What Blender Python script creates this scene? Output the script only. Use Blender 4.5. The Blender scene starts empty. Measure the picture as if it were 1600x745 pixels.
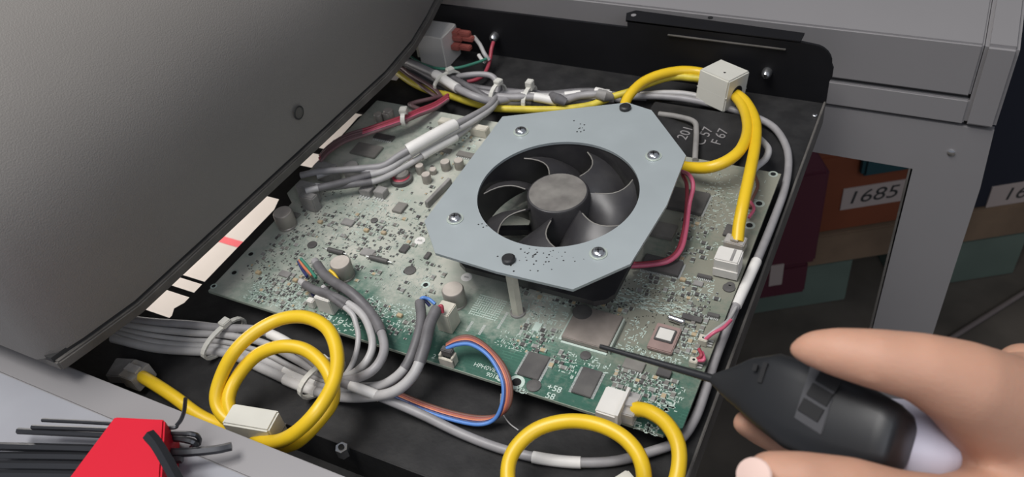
import bpy, bmesh, math, random
from mathutils import Vector, Matrix
random.seed(7)
S = bpy.context.scene
COL = S.collection

# ---------------------------------------------------------------- camera, world, lights, exposure
H = 0.28943
FPX = 1328.61
AX = Matrix(((0.893719748, 0.431975379, -0.121320188),
             (0.215158643, -0.649933983, -0.728884200),
             (-0.393664540, 0.625286406, -0.673802074)))
cam_d = bpy.data.cameras.new('camera'); cam = bpy.data.objects.new('camera', cam_d); COL.objects.link(cam)
m = Matrix.Identity(4)
for i in range(3):
    m[i][0] = AX[0][i]; m[i][1] = -AX[1][i]; m[i][2] = -AX[2][i]
m[2][3] = H
cam.matrix_world = m
cam_d.sensor_width = 36; cam_d.lens = FPX / 1600 * 36
cam_d.clip_start = .01; cam_d.clip_end = 20
cam_d.dof.use_dof = True; cam_d.dof.focus_distance = .40; cam_d.dof.aperture_fstop = 20
S.camera = cam

w = bpy.data.worlds.new('world'); S.world = w; w.use_nodes = True
w.node_tree.nodes['Background'].inputs[0].default_value = (.80, .86, 1, 1)
w.node_tree.nodes['Background'].inputs[1].default_value = .22

def area(name, loc, target, size, power, col, sy=None):
    d = bpy.data.lights.new(name, 'AREA'); d.energy = power; d.color = col; d.size = size
    if sy: d.shape = 'RECTANGLE'; d.size_y = sy
    o = bpy.data.objects.new(name, d); COL.objects.link(o); o.location = loc
    o.rotation_euler = (Vector(target) - Vector(loc)).to_track_quat('-Z', 'Y').to_euler()
    return o
area('ceiling_lamp', (-.52, -.10, 1.65), (-.15, .28, 0), 1.1, 31, (1, .975, .95), .6)
area('front_fill_light', (.9, -.9, 1.3), (-.1, .3, 0), .9, 8.5, (.88, .92, 1), .9)  # added frontal fill from the right, lifts the upright faces
area('gap_fill_light', (-.72, .45, -.04), (-.58, .45, -.3), .35, 1.6, (1, .95, .9), .25)  # added fill under the hood to brighten the cream board in the gap
S.view_settings.view_transform = 'Standard'; S.view_settings.look = 'None'
S.view_settings.exposure = 0; S.view_settings.gamma = 1; S.view_settings.use_curve_mapping = False

# ---------------------------------------------------------------- pixel -> point in the place
CAM = Vector((0, 0, H))
def ray(x, y): return AX.transposed() @ Vector((x - 800, y - 372.5, FPX))
def un(x, y, z=0):
    r = ray(x, y); return CAM + r * ((z - H) / r.z)
def und(x, y, d): return CAM + ray(x, y) * (d / FPX)

# ---------------------------------------------------------------- materials
def mat(name, col, rough=.5, metal=0, var=.0, vscale=60, bump=0, bscale=200, trans=0, emis=None, spec=.5, sss=0, dust=0):
    M = bpy.data.materials.new(name); M.use_nodes = True
    nt = M.node_tree; b = nt.nodes['Principled BSDF']
    b.inputs['Roughness'].default_value = rough; b.inputs['Metallic'].default_value = metal
    b.inputs['Base Color'].default_value = (*col, 1)
    b.inputs['Specular IOR Level'].default_value = spec
    tc = nt.nodes.new('ShaderNodeTexCoord')
    last = None
    if var:
        n = nt.nodes.new('ShaderNodeTexNoise'); n.inputs['Scale'].default_value = vscale; n.inputs['Detail'].default_value = 5
        nt.links.new(tc.outputs['Object'], n.inputs['Vector'])
        r = nt.nodes.new('ShaderNodeValToRGB'); r.color_ramp.elements[0].position = .3; r.color_ramp.elements[1].position = .7
        r.color_ramp.elements[0].color = (*[c * (1 - var) for c in col], 1)
        r.color_ramp.elements[1].color = (*[min(1, c * (1 + var)) for c in col], 1)
        nt.links.new(n.outputs['Fac'], r.inputs[0]); last = r.outputs[0]
    if dust:
        n = nt.nodes.new('ShaderNodeTexNoise'); n.inputs['Scale'].default_value = 90; n.inputs['Detail'].default_value = 6
        nt.links.new(tc.outputs['Object'], n.inputs['Vector'])
        r = nt.nodes.new('ShaderNodeMapRange'); r.inputs[1].default_value = .4; r.inputs[2].default_value = .7; r.inputs[3].default_value = dust * .4; r.inputs[4].default_value = dust
        nt.links.new(n.outputs['Fac'], r.inputs[0])
        mx = nt.nodes.new('ShaderNodeMix'); mx.data_type = 'RGBA'; mx.inputs[6].default_value = (*col, 1); mx.inputs[7].default_value = (.30, .29, .26, 1)
        nt.links.new(r.outputs[0], mx.inputs[0])
        if last: nt.links.new(last, mx.inputs[6])
        last = mx.outputs[2]
    if last: nt.links.new(last, b.inputs['Base Color'])
    if bump:
        n = nt.nodes.new('ShaderNodeTexNoise'); n.inputs['Scale'].default_value = bscale; n.inputs['Detail'].default_value = 3
        nt.links.new(tc.outputs['Object'], n.inputs['Vector'])
        bp = nt.nodes.new('ShaderNodeBump'); bp.inputs['Strength'].default_value = bump; bp.inputs['Distance'].default_value = .001
        nt.links.new(n.outputs['Fac'], bp.inputs['Height']); nt.links.new(bp.outputs[0], b.inputs['Normal'])
    if trans: b.inputs['Transmission Weight'].default_value = trans
    if sss:
        b.inputs['Subsurface Weight'].default_value = sss; b.inputs['Subsurface Radius'].default_value = (1, .3, .15); b.inputs['Subsurface Scale'].default_value = .004
    return M

K = dict(
    black=mat('black_painted_steel', (.010, .010, .0115), .6, 0, .35, 45, .12, 500, spec=.3, dust=.05),
    blackwall=mat('black_smooth_steel', (.0085, .0085, .010), .6, 0, .2, 30, spec=.2),
    mid=mat('lit_facet_grey', (.055, .055, .060), .4),  # paler than the device body, light painted into the colour
    hood=mat('textured_grey_paint', (.190, .178, .165), .55, 0, .07, 9, .22, 1500, spec=.4),
    hoodtrim=mat('worn_grey_trim', (.10, .093, .085), .6, 0, .3, 60, .2, 500),
    alu=mat('silver_painted_frame', (.29, .28, .285), .42, .25, .04, 8),
    alu_light=mat('bright_aluminium_sheet', (.32, .325, .355), .5, .2, .08, 25),
    groove=mat('dark_seam', (.03, .03, .03), .8),
    beige=mat('cream_panel', (.66, .60, .55), .7, 0, .03, 20),
    plate=mat('galvanised_steel', (.42, .465, .475), .42, .35, .05, 40),
    fan=mat('black_fan_plastic', (.022, .021, .025), .38, dust=.10),
    hub=mat('dusty_fan_hub', (.10, .09, .085), .6, 0, .3, 200, dust=.55),
    steel=mat('bright_screw_steel', (.72, .73, .74), .22, .95),
    chip=mat('black_chip_epoxy', (.045, .042, .045), .55, dust=.28),
    chipd=mat('dusty_chip', (.14, .13, .12), .6, dust=.6),
    pin=mat('tinned_pins', (.70, .72, .70), .35, .4),
    solder=mat('solder_pads', (.42, .47, .42), .4, .2),
    silk=mat('white_silkscreen', (.50, .60, .54), .7),
    capside=mat('capacitor_sleeve', (.34, .31, .28), .4, .35, dust=.4),
    captop=mat('dusty_capacitor_top', (.50, .45, .40), .5, .1, .1, 150),
    white=mat('white_nylon', (.66, .64, .60), .45, 0, .04, 100),
    ivory=mat('ivory_ferrite_case', (.60, .59, .53), .4, 0, .04, 60),
    beigecon=mat('aged_connector_nylon', (.55, .52, .44), .5, 0, .15, 120),
    greycon=mat('dusty_grey_connector', (.25, .24, .23), .6, 0, .2, 120),
    yellow=mat('yellow_cable_jacket', (.76, .50, .018), .38, 0, .05, 80),
    yellowd=mat('dusty_yellow_jacket', (.62, .50, .05), .5, 0, .15, 150),
    grey=mat('grey_cable_jacket', (.29, .28, .285), .45, 0, .12, 120),
    greyl=mat('pale_grey_cable_jacket', (.42, .41, .405), .42, 0, .1, 120),
    greyd=mat('dark_grey_heat_shrink', (.13, .125, .13), .5, 0, .2, 150),
    sleeve=mat('white_marker_sleeve', (.74, .72, .69), .5, 0, .05, 100),
    tie=mat('natural_cable_tie', (.60, .59, .54), .4),
    red=mat('red_wire', (.36, .05, .075), .4), pink=mat('pink_wire', (.60, .12, .20), .4),
    maroonw=mat('maroon_wire', (.13, .05, .06), .5, dust=.25),
    terracotta=mat('brick_red_terminal', (.30, .085, .07), .5), orange=mat('orange_wire', (.55, .18, .09), .4),
    blue=mat('blue_wire', (.10, .24, .60), .4), navy=mat('navy_wire', (.03, .035, .12), .4),
    brown=mat('brown_wire', (.16, .07, .05), .5), greenw=mat('green_wire', (.05, .20, .14), .4),
    rubber=mat('black_rubber', (.015, .015, .016), .5),
    redp=mat('red_holder_plastic', (.60, .007, .027), .6, spec=.25), keym=mat('black_oxide_steel', (.05, .052, .058), .3, .6),
    skin=mat('skin', (.49, .27, .185), .6, 0, .10, 30, .12, 900, sss=.2),
    nail=mat('fingernail', (.75, .55, .48), .35),
    device=mat('matte_black_plastic', (.014, .015, .017), .45), slot=mat('slot_black', (.004, .004, .005), .7),
    lav=mat('pale_lavender_plastic', (.62, .61, .72), .4),
    clear=mat('clear_plug_plastic', (.78, .76, .74), .15, trans=.6),
    gold=mat('gold_contacts', (.65, .48, .2), .35, .6),
    tan=mat('tan_film_capacitor', (.50, .38, .22), .5, dust=.45),
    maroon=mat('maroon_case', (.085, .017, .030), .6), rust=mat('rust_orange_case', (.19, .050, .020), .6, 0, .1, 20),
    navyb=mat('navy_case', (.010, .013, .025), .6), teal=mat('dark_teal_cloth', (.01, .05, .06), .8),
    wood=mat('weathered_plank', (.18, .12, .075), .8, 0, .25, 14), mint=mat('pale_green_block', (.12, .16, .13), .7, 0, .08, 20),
    paper=mat('paper_label', (.42, .35, .32), .8), ink=mat('label_ink', (.03, .03, .03), .8),
    floor=mat('oiled_concrete', (.10, .085, .068), .85, 0, .3, 12), wall=mat('dark_workshop_wall', (.045, .042, .042), .9, 0, .3, 5),
    edge=mat('board_edge', (.30, .34, .28), .7), cpu=mat('processor_substrate', (.30, .21, .19), .5, 0, .1, 200),
    shield=mat('dusty_shield_lid', (.27, .235, .21), .5, .15, .18, 130),
    chalk=mat('white_marker_ink', (.22, .21, .21), .8), pinkm=mat('red_marker_stripe', (.80, .10, .12), .6),
)

def pcb_material():
    M = bpy.data.materials.new('dusty_green_solder_mask'); M.use_nodes = True; nt = M.node_tree; N = nt.nodes; L = nt.links
    b = N['Principled BSDF']; tc = N.new('ShaderNodeTexCoord')
    def noise(sc, det=5, rough=.55):
        n = N.new('ShaderNodeTexNoise'); n.inputs['Scale'].default_value = sc; n.inputs['Detail'].default_value = det; n.inputs['Roughness'].default_value = rough
        L.new(tc.outputs['Object'], n.inputs['Vector']); return n.outputs['Fac']
    def math_(op, a, c, d=None):
        n = N.new('ShaderNodeMath'); n.operation = op
        for i, v in enumerate((a, c, d)):
            if v is None: continue
            if isinstance(v, (int, float)): n.inputs[i].default_value = v
            else: L.new(v, n.inputs[i])
        return n.outputs[0]
    def mr(v, a, c, d=0., e=1.):
        n = N.new('ShaderNodeMapRange'); n.inputs[1].default_value = a; n.inputs[2].default_value = c; n.inputs[3].default_value = d; n.inputs[4].default_value = e
        L.new(v, n.inputs[0]); return n.outputs[0]
    def mix(f, a, c):
        n = N.new('ShaderNodeMix'); n.data_type = 'RGBA'
        if isinstance(f, float): n.inputs[0].default_value = f
        else: L.new(f, n.inputs[0])
        for i, v in ((6, a), (7, c)):
            if isinstance(v, tuple): n.inputs[i].default_value = (*v, 1)
            else: L.new(v, n.inputs[i])
        return n.outputs[2]
    # copper traces: thin lines running mostly along both board axes
    br = N.new('ShaderNodeTexBrick'); br.inputs['Scale'].default_value = 330; br.inputs['Mortar Size'].default_value = .06; br.inputs['Brick Width'].default_value = 3.2; br.inputs['Row Height'].default_value = .5
    L.new(tc.outputs['Object'], br.inputs['Vector'])
    patch = mr(noise(70, 2), .50, .56)
    tr = math_('MULTIPLY', mr(br.outputs['Fac'], 0, 1), patch)
    base = mix(tr, (.028, .125, .088), (.075, .24, .17))
    base = mix(mr(noise(35, 3), .35, .7), base, (.020, .092, .066))
    # dust: thick along the rear and left, blown clean at the front centre
    sx = N.new('ShaderNodeSeparateXYZ'); L.new(tc.outputs['Object'], sx.inputs[0])
    yy = mr(sx.outputs['Y'], .193, .238, 0, 1)
    xl = mr(sx.outputs['X'], -.262, -.205, .82, 0)
    cover = math_('MAXIMUM', yy, xl)
    n1 = mr(noise(28, 6, .6), .36, .66, -.32, .32)
    n2 = mr(noise(260, 4, .7), .35, .65, -.16, .16)
    dst = math_('ADD', math_('ADD', cover, n1), n2)
    dst = mr(dst, .05, .95, .06, .95)
    dust = mix(mr(noise(60, 4), .35, .65), (.50, .49, .43), (.35, .385, .33))
    dust = mix(mr(sx.outputs['X'], -.13, -.09), dust, (.235, .23, .185))
    L.new(mix(dst, base, dust), b.inputs['Base Color'])
    L.new(mr(dst, 0, 1, .33, .85), b.inputs['Roughness'])
    bp = N.new('ShaderNodeBump'); bp.inputs['Strength'].default_value = .25; bp.inputs['Distance'].default_value = .0006
    L.new(noise(500, 3), bp.inputs['Height']); L.new(bp.outputs[0], b.inputs['Normal'])
    return M
K['pcb'] = pcb_material()

# ---------------------------------------------------------------- mesh helpers
def link(name, me, parent=None):
    o = bpy.data.objects.new(name, me); COL.objects.link(o)
    if parent is not None:
        o.parent = parent; o.matrix_parent_inverse = Matrix.Translation(-WL[parent.name]) if parent.name in WL else Matrix.Identity(4)
    return o
WL = {}
def tag(o, label=None, cat=None, group=None, kind=None):
    if label: o['label'] = label
    if cat: o['category'] = cat
    if group: o['group'] = group
    if kind: o['kind'] = kind
    return o
def thing(name, loc, label, cat, group=None):
    o = bpy.data.objects.new(name, None); COL.objects.link(o); o.location = loc; o.empty_display_size = .01
    WL[o.name] = Vector(loc)
    return tag(o, label, cat, group)

class MB:
    def __init__(s): s.bm = bmesh.new()
    def face(s, vs):
        try: return s.bm.faces.new(vs)
        except ValueError: return None
    def box(s, x0, x1, y0, y1, z0, z1):
        v = [s.bm.verts.new((x, y, z)) for z in (z0, z1) for x, y in ((x0, y0), (x1, y0), (x1, y1), (x0, y1))]
        for q in ((3, 2, 1, 0), (4, 5, 6, 7), (0, 1, 5, 4), (1, 2, 6, 5), (2, 3, 7, 6), (3, 0, 4, 7)): s.face([v[i] for i in q])
        return s
    def obox(s, c, ux, uy, uz, hx, hy, hz):
        c = Vector(c); ux = Vector(ux).normalized(); uy = Vector(uy).normalized(); uz = Vector(uz).normalized()
        v = [s.bm.verts.new(c + ux * hx * a + uy * hy * b_ + uz * hz * k) for k in (-1, 1) for a, b_ in ((-1, -1), (1, -1), (1, 1), (-1, 1))]
        for q in ((3, 2, 1, 0), (4, 5, 6, 7), (0, 1, 5, 4), (1, 2, 6, 5), (2, 3, 7, 6), (3, 0, 4, 7)): s.face([v[i] for i in q])
        return s
    def prism(s, pts, z0, z1):
        a = [s.bm.verts.new((p[0], p[1], z0)) for p in pts]; b = [s.bm.verts.new((p[0], p[1], z1)) for p in pts]; n = len(pts)
        s.face(a[::-1]); s.face(b)
        for i in range(n): s.face([a[i], a[(i + 1) % n], b[(i + 1) % n], b[i]])
        return s
    def ngon_pts(s, A, B):
        a = [s.bm.verts.new(p) for p in A]; b = [s.bm.verts.new(p) for p in B]; n = len(A)
        s.face(a[::-1]); s.face(b)
        for i in range(n): s.face([a[i], a[(i + 1) % n], b[(i + 1) % n], b[i]])
        return s
    def lathe(s, c, prof, n=24, axis=(0, 0, 1), cap=True):
        c = Vector(c); q = Vector((0, 0, 1)).rotation_difference(Vector(axis).normalized())
        rings = []
        for r, z in prof:
            rings.append([s.bm.verts.new(c + q @ Vector((r * math.cos(2 * math.pi * i / n), r * math.sin(2 * math.pi * i / n), z))) for i in range(n)])
        for a, b in zip(rings, rings[1:]):
            for i in range(n): s.face([a[i], a[(i + 1) % n], b[(i + 1) % n], b[i]])
        if cap:
            s.face(rings[0][::-1]); s.face(rings[-1])
        return s
    def tube(s, pts, r, n=10, flat=1.0):
        P = [Vector(p) for p in pts]; rr = r if isinstance(r, (list, tuple)) else [r] * len(P)
        t0 = (P[1] - P[0]).normalized(); nrm = t0.orthogonal().normalized()
        if abs(t0.z) < .9: nrm = (Vector((0, 0, 1)) - t0 * t0.z).normalized()
        rings = []; pt = t0
        for i, p in enumerate(P):
            t = (P[min(i + 1, len(P) - 1)] - P[max(i - 1, 0)])
            t = t.normalized() if t.length > 1e-9 else pt
            nrm = (pt.rotation_difference(t) @ nrm); nrm = (nrm - t * nrm.dot(t)).normalized(); pt = t
            bi = t.cross(nrm)
            rings.append([s.bm.verts.new(p + rr[i] * (nrm * math.cos(2 * math.pi * k / n) * flat + bi * math.sin(2 * math.pi * k / n))) for k in range(n)])
        for a, b in zip(rings, rings[1:]):
            for i in range(n): s.face([a[i], a[(i + 1) % n], b[(i + 1) % n], b[i]])
        s.face(rings[0][::-1]); s.face(rings[-1]); return s
    def build(s, name, m_, parent=None, bevel=0, smooth=False, label=None):
        bmesh.ops.recalc_face_normals(s.bm, faces=s.bm.faces[:])
        if bevel:
            es = [e for e in s.bm.edges if len(e.link_faces) == 2 and e.calc_face_angle(0) > .6]
            bmesh.ops.bevel(s.bm, geom=es, offset=bevel, segments=2, affect='EDGES', clamp_overlap=True)
        me = bpy.data.meshes.new(name); s.bm.to_mesh(me); s.bm.free()
        me.materials.append(K[m_] if isinstance(m_, str) else m_)
        if smooth:
            for p in me.polygons: p.use_smooth = True
            try: me.set_sharp_from_angle(angle=math.radians(smooth if smooth is not True else 40))
            except Exception: pass
        o = link(name, me, parent)
        if label: o['label'] = label
        return o

def spline(P, step=7):
    P = [Vector(p) for p in P]
    if len(P) < 3: return [P[0].lerp(P[1], i / step) for i in range(step + 1)]
    out = []; Q = [P[0] * 2 - P[1]] + P + [P[-1] * 2 - P[-2]]
    for i in range(1, len(Q) - 2):
        a, b, c, d = Q[i - 1:i + 3]
        for k in range(step):
            t = k / step
            out.append(.5 * ((2 * b) + (c - a) * t + (2 * a - 5 * b + 4 * c - d) * t * t + (3 * b - a - 3 * c + d) * t ** 3))
    out.append(P[-1]); return out

def px(pts): return [un(*p) for p in pts]

def cable(name, pts, r, m_, label, cat='cable', group=None, bands=(), ends=()):
    """a cable thing: root at its first point, child jacket, child sleeves over index ranges (in control-point units)"""
    group = group or {'yellow_cable': 'yellow network cables', 'grey_cable': 'grey cables bundled around the board', 'signal_wire': 'red and maroon signal wires', 'ribbon_wire': 'coloured ribbon wires at the front', 'hookup_wire': 'thin hookup wires on the board', 'fan_wire': 'fan wires', 'lead_wire': 'white leads of the mains filter'}.get(name)
    C = spline(px(pts), 8); base = Vector((C[0].x, C[0].y, min(p.z for p in C) - r))
    if not bands and not ends:
        o = MB().tube(C, r).build(name, m_, None, smooth=True); return tag(o, label, cat, group)
    t = thing(name, base, label, cat, group)
    MB().tube(C, r).build('jacket', m_, t, smooth=True)
    for (a, b, mm, k, nm) in bands:
        seg = C[int(a * 8):int(b * 8) + 1]
        MB().tube(seg, r * k).build(nm, mm, t, smooth=True)
    return t

def text(name, s, size, loc, xdir, ydir, m_, parent=None, shear=0, offset=0, ext=.00008, sx=1):
    c = bpy.data.curves.new('t', 'FONT'); c.body = s; c.size = size; c.extrude = ext; c.shear = shear; c.offset = offset
    c.align_x = 'CENTER'; c.align_y = 'CENTER'
    t = bpy.data.objects.new('t', c); COL.objects.link(t); bpy.context.view_layer.update()
    me = bpy.data.meshes.new_from_object(t.evaluated_get(bpy.context.evaluated_depsgraph_get()))
    bpy.data.objects.remove(t)
    X = Vector(xdir).normalized() * sx; Y = Vector(ydir).normalized(); Z = X.cross(Y).normalized()
    M4 = Matrix((( X.x, Y.x, Z.x, loc[0]), (X.y, Y.y, Z.y, loc[1]), (X.z, Y.z, Z.z, loc[2]), (0, 0, 0, 1)))
    me.transform(M4); me.materials.clear(); me.materials.append(K[m_]); me.name = name
    return link(name, me, parent)

def rect(q, z):
    P = [un(x, y, z) for x, y in q]; xs = sorted(p.x for p in P); ys = sorted(p.y for p in P)
    return (xs[0] + xs[1]) / 2, (xs[2] + xs[3]) / 2, (ys[0] + ys[1]) / 2, (ys[2] + ys[3]) / 2

# ================================================================ SETTING
ZF = -.603
tag(MB().box(-2.2, 2.2, -1.2, 2.6, ZF - .05, ZF).build('floor', 'floor'), kind='structure')
tag(MB().box(-2.2, 2.2, 2.6, 2.7, ZF, 1.9).build('wall_back', 'wall'), kind='structure')

# silver machine body behind the tray
def machine_body():
    t = thing('steel_cabinet', (-.1, .56, ZF), 'silver grey sheet metal machine body behind the black tray with one leg', 'machine')
    Y = .470
    MB().box(-1.0, .0252, Y, .85, -.0112, .0225).build('top_beam', 'alu', t, .0012, 30)
    MB().box(-1.0, .0245, Y + .003, .84, -.0137, -.0112).build('seam', 'groove', t)
    MB().box(-1.0, .0256, Y, .85, -.0302, -.0137).build('middle_beam', 'alu', t, .0008, 30)
    MB().box(-1.0, .040, Y + .006, .84, -.0326, -.0302).build('seam', 'groove', t)
    MB().box(.0256, .0425, Y - .001, .85, -.0302, .0232).build('corner_post', 'alu', t, .002, 30)
    # lower frame: rail with leg as one sheet
    P = [(-1.0, -.0326), (.0425, -.0326), (.0448, -.075), (.0448, ZF), (.0052, ZF), (.0042, -.0690), (-1.0, -.0690)]
    bmx = MB(); bmx.ngon_pts([Vector((x, Y + .001, z)) for x, z in P], [Vector((x, Y + .006, z)) for x, z in P])
    bmx.build('leg_frame', 'alu', t)
    MB().box(.0030, .0052, Y + .001, Y + .03, ZF, -.0690).build('leg_flange', 'hoodtrim', t)
    MB().box(-1.0, .0042, Y + .004, Y + .03, -.0705, -.0690).build('rail_flange', 'hoodtrim', t)
    p = CAM + ray(1486, 240) * ((Y - 0) / ray(1486, 240).y)
    MB().lathe((p.x, Y + .001, p.z), [(.0022, 0), (.0022, .0006), (.0012, .001)], 16, (0, -1, 0)).build('rivet', 'steel', t, smooth=True)
machine_body()

# grey hood on the left
def hood():
    t = thing('machine_hood', (-.45, .35, .03), 'large grey textured curved hood covering the left side of the tray', 'machine cover')
    prof = [(-.3045, .0365), (-.3045, .070), (-.3055, .085), (-.309, .100), (-.316, .115), (-.328, .130), (-.348, .146), (-.38, .162), (-.44, .182), (-.60, .215), (-.9, .25)]
    ys = [.105, .1065, .110, .12, .14, .3, .5, .8]
    off = [.010, .005, .0015, 0, 0, 0, 0, 0]
    yk = [.095, .1144, .145, .198, .34, .375, .405, .436, .46, .8]; xk = [-.303, -.2974, -.2900, -.2872, -.2802, -.2830, -.2895, -.2980, -.300, -.300]
    def dx(y):
        for a, b, c, d in zip(yk, yk[1:], xk, xk[1:]):
            if a <= y <= b: return c + (d - c) * (y - a) / (b - a) + .3035
        return .0035
    ys = [.105, .1065, .110, .12, .13, .145, .17, .198, .25, .30, .34, .36, .375, .39, .405, .42, .436, .46, .5, .8]
    off = [.010, .005, .0015] + [0] * 17
    bm = bmesh.new(); g = []
    for y, o_ in zip(ys, off):
        g.append([bm.verts.new((x - o_ + dx(y), y, z - o_ * .3)) for x, z in prof])
    for a, b in zip(g, g[1:]):
        for i in range(len(prof) - 1): bm.faces.new([a[i], a[i + 1], b[i + 1], b[i]])
    # closed front end
    low = bm.verts.new((-.9, .105, .0365)); bm.faces.new(g[0] + [low])
    mbx = MB(); mbx.bm.free(); mbx.bm = bm
    o = mbx.build('shell', 'hood', t, smooth=50)
    # rolled lower edge with its seam
    MB().prism([(dx(y) - .3055, y) for y in ys[1:]] + [(-.9, .8), (-.9, .1065)], .0340, .0368).build('seam', 'groove', t)
    MB().prism([(dx(y) - .3030, y) for y in ys[1:]] + [(-.9, .8), (-.9, .1065)], .0290, .0345).build('bottom_trim', 'hoodtrim', t, .0008, 40)
    r = ray(467, 176); XH = -.3045 + dx(.29); p = CAM + r * (XH / r.x)
    MB().lathe((XH - .0002, p.y, p.z), [(.0037, 0), (.0037, .0004), (.0029, .0004)], 20, (1, 0, 0), cap=False).build('hole_rim', 'groove', t)
    MB().lathe((XH - .0002, p.y, p.z), [(.0029, .00005), (.0029, .0002)], 20, (1, 0, 0)).build('hole_plug', 'hoodtrim', t)
hood()

# front frame with light top sheet
t = thing('front_frame', (-.3, .08, -.02), 'grey machine rail with pale sheet metal top at lower left, under the hex keys', 'machine frame')
MB().box(-.9, -.03, .0990, .1135, -.0119, .0195).build('rail', 'alu', t, .0006)
MB().box(-.9, -.03, -.1, .0990, .0165, .0200).build('top_sheet', 'alu_light', t, .0004)

# cream panel seen between the hood and the tray
cb = tag(MB().box(-.86, -.40, .22, .80, -.232, -.230).build('cream_board', 'beige', None), 'cream board lying below, seen through the gap between the grey hood and the tray', 'board')
p = un(354, 376, -.23)
MB().box(-.86, -.40, p.y - .004, p.y + .004, -.23, -.2296).build('red_stripe', 'pinkm', cb)
tag(MB().prism([un(186, 523, -.02).xy, un(205, 524, -.02).xy, un(219, 530, -.02).xy, un(210, 540, -.02).xy, un(196, 537, -.02).xy], -.024, -.020).build('cream_hole_patch', 'beige'),  # flat cream piece stands in for a hole showing cream below
    'small cream offcut on the black tray just below the lower left grey bundle', 'patch')
bpy.data.objects['cream_hole_patch'].location.z += .0085

# ================================================================ TRAY
def tray():
    t = thing('equipment_tray', (-.19, .29, -.0135), 'black steel tray holding the green circuit board and cables', 'tray')
    # tabs bridging the gap on the left
    for k, (y0, w_) in enumerate(((.1860, .0028), (.1960, .0012), (.268, .030), (.312, .0045), (.357, .040), (.408, .030))):
        MB().box(-.37, -.3185, y0, y0 + w_, -.0135, -.0122).build('side_tab', 'black', t)
    MB().box(-.46, -.3180, .06, .1700, -.0140, -.0121).build('left_apron', 'black', t)
    # floor with a ragged cut left edge
    left = [(-.3265, .100), (-.3190, .1716), (-.3215, .176), (-.3190, .181), (-.3190, .258), (-.3225, .268), (-.3190, .275), (-.3200, .310), (-.3235, .3185), (-.3240, .326), (-.3215, .329), (-.3225, .352), (-.3200, .358), (-.3215, .4437)]
    MB().prism([(-.0502, .4437), (-.0502, .141), (-.25, .1385), (-.25, .10)] + left, -.0135, -.0120).build('base', 'black', t)
    MB().box(-.25, -.0502, .139, .1405, -.034, -.0121).build('front_step', 'black', t)
    MB().box(-.25, -.0502, .06, .139, -.0355, -.034).build('lower_shelf', 'black', t)
    MB().box(-.0502, -.0490, .06, .4437, -.026, -.0105).build('side_lip', 'hoodtrim', t, .0003)
    # rear wall with rounded corner
    P = [(-.40, -.0135), (-.40, .0212), (-.171, .0218), (-.171, .0268), (-.0665, .0262), (-.0600, .0255)]
    for i in range(7):
        a = math.radians(90 - 15 * i); P.append((-.0600 + .011 * math.cos(a), .0145 + .011 * math.sin(a)))
    P += [(-.0478, .012), (-.0478, .006), (-.0490, .003), (-.0490, -.0135)]
    bmx = MB(); bmx.ngon_pts([Vector((x, .4437, z)) for x, z in P], [Vector((x, .4455, z)) for x, z in P]); bmx.build('rear_wall', 'blackwall', t)
    MB().prism([(-.172, .4437), (-.0675, .4437), (-.0672, .4530), (-.170, .4565), (-.1745, .4520)], .0258, .0270).build('rear_flange', 'blackwall', t)
    for x, y in ((990, 24), (1110, 28)):
        p = un(x, y, .027); MB().lathe((p.x, p.y, .0270), [(.0016, 0), (.0016, .0003)], 14).build('flange_hole', 'slot' if x > 1000 else 'alu', t)
    MB().box(-.145, -.075, .4425, .4437, .0205, .0210).build('fold_line', 'hoodtrim', t)
tray()

def screw(loc, r, name, label, cat, parent=None, axis=(0, 0, 1), h=None):
    h = h or r * .6
    if parent is None:
        t = thing(name, loc, label, cat); 
        MB().lathe(loc, [(r, 0), (r, h * .35), (r * .85, h * .75), (r * .5, h)], 20, axis).build('head', 'steel', t, smooth=True)
        par = t
    else:
        par = MB().lathe(loc, [(r, 0), (r, h * .35), (r * .85, h * .75), (r * .5, h)], 20, axis).build(name, 'steel', parent, smooth=True)
    q = Vector((0, 0, 1)).rotation_difference(Vector(axis)); L = Vector(loc)
    b = MB()
    for a in (.4, .4 + math.pi / 2):
        d = q @ Vector((math.cos(a), math.sin(a), 0)); e = q @ Vector((-math.sin(a), math.cos(a), 0)); u = q @ Vector((0, 0, 1))
        b.obox(L + u * h, d, e, u, r * .45, r * .09, h * .04)
    b.build('cross_slot', 'slot', par)
    return par
r_ = ray(1199, 112); p = CAM + r_ * (.4437 / r_.y)
screw((p.x, .4437, p.z), .0030, 'machine_screw', 'bright screw in the rear tray wall right of the ivory ferrite block', 'screw', axis=(0, -1, 0), h=.0055)
r_ = ray(774, 56); p = CAM + r_ * (.4437 / r_.y)
screw((p.x, .4437, p.z), .0031, 'machine_screw', 'bright ground screw in the rear tray wall above the red ring terminal', 'screw', axis=(0, -1, 0), h=.0055)
p = un(538, 709, -.012)
t = thing('hex_standoff', (p.x, p.y, -.012), 'bright hexagonal standoff on the bare tray floor at the front', 'standoff')
MB().lathe((p.x, p.y, -.012), [(.0028, 0), (.0028, .005)], 6).build('body', 'steel', t)
MB().lathe((p.x, p.y, -.007), [(.0013, 0), (.0013, .0006)], 12).build('bore', 'slot', t)
r_ = ray(1277, 177); p = un(1274, 178, -.012)
screw((p.x, p.y - .002, -.0118), .0016, 'machine_screw', 'tiny bright screw at the right rear edge of the tray', 'screw')

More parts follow.
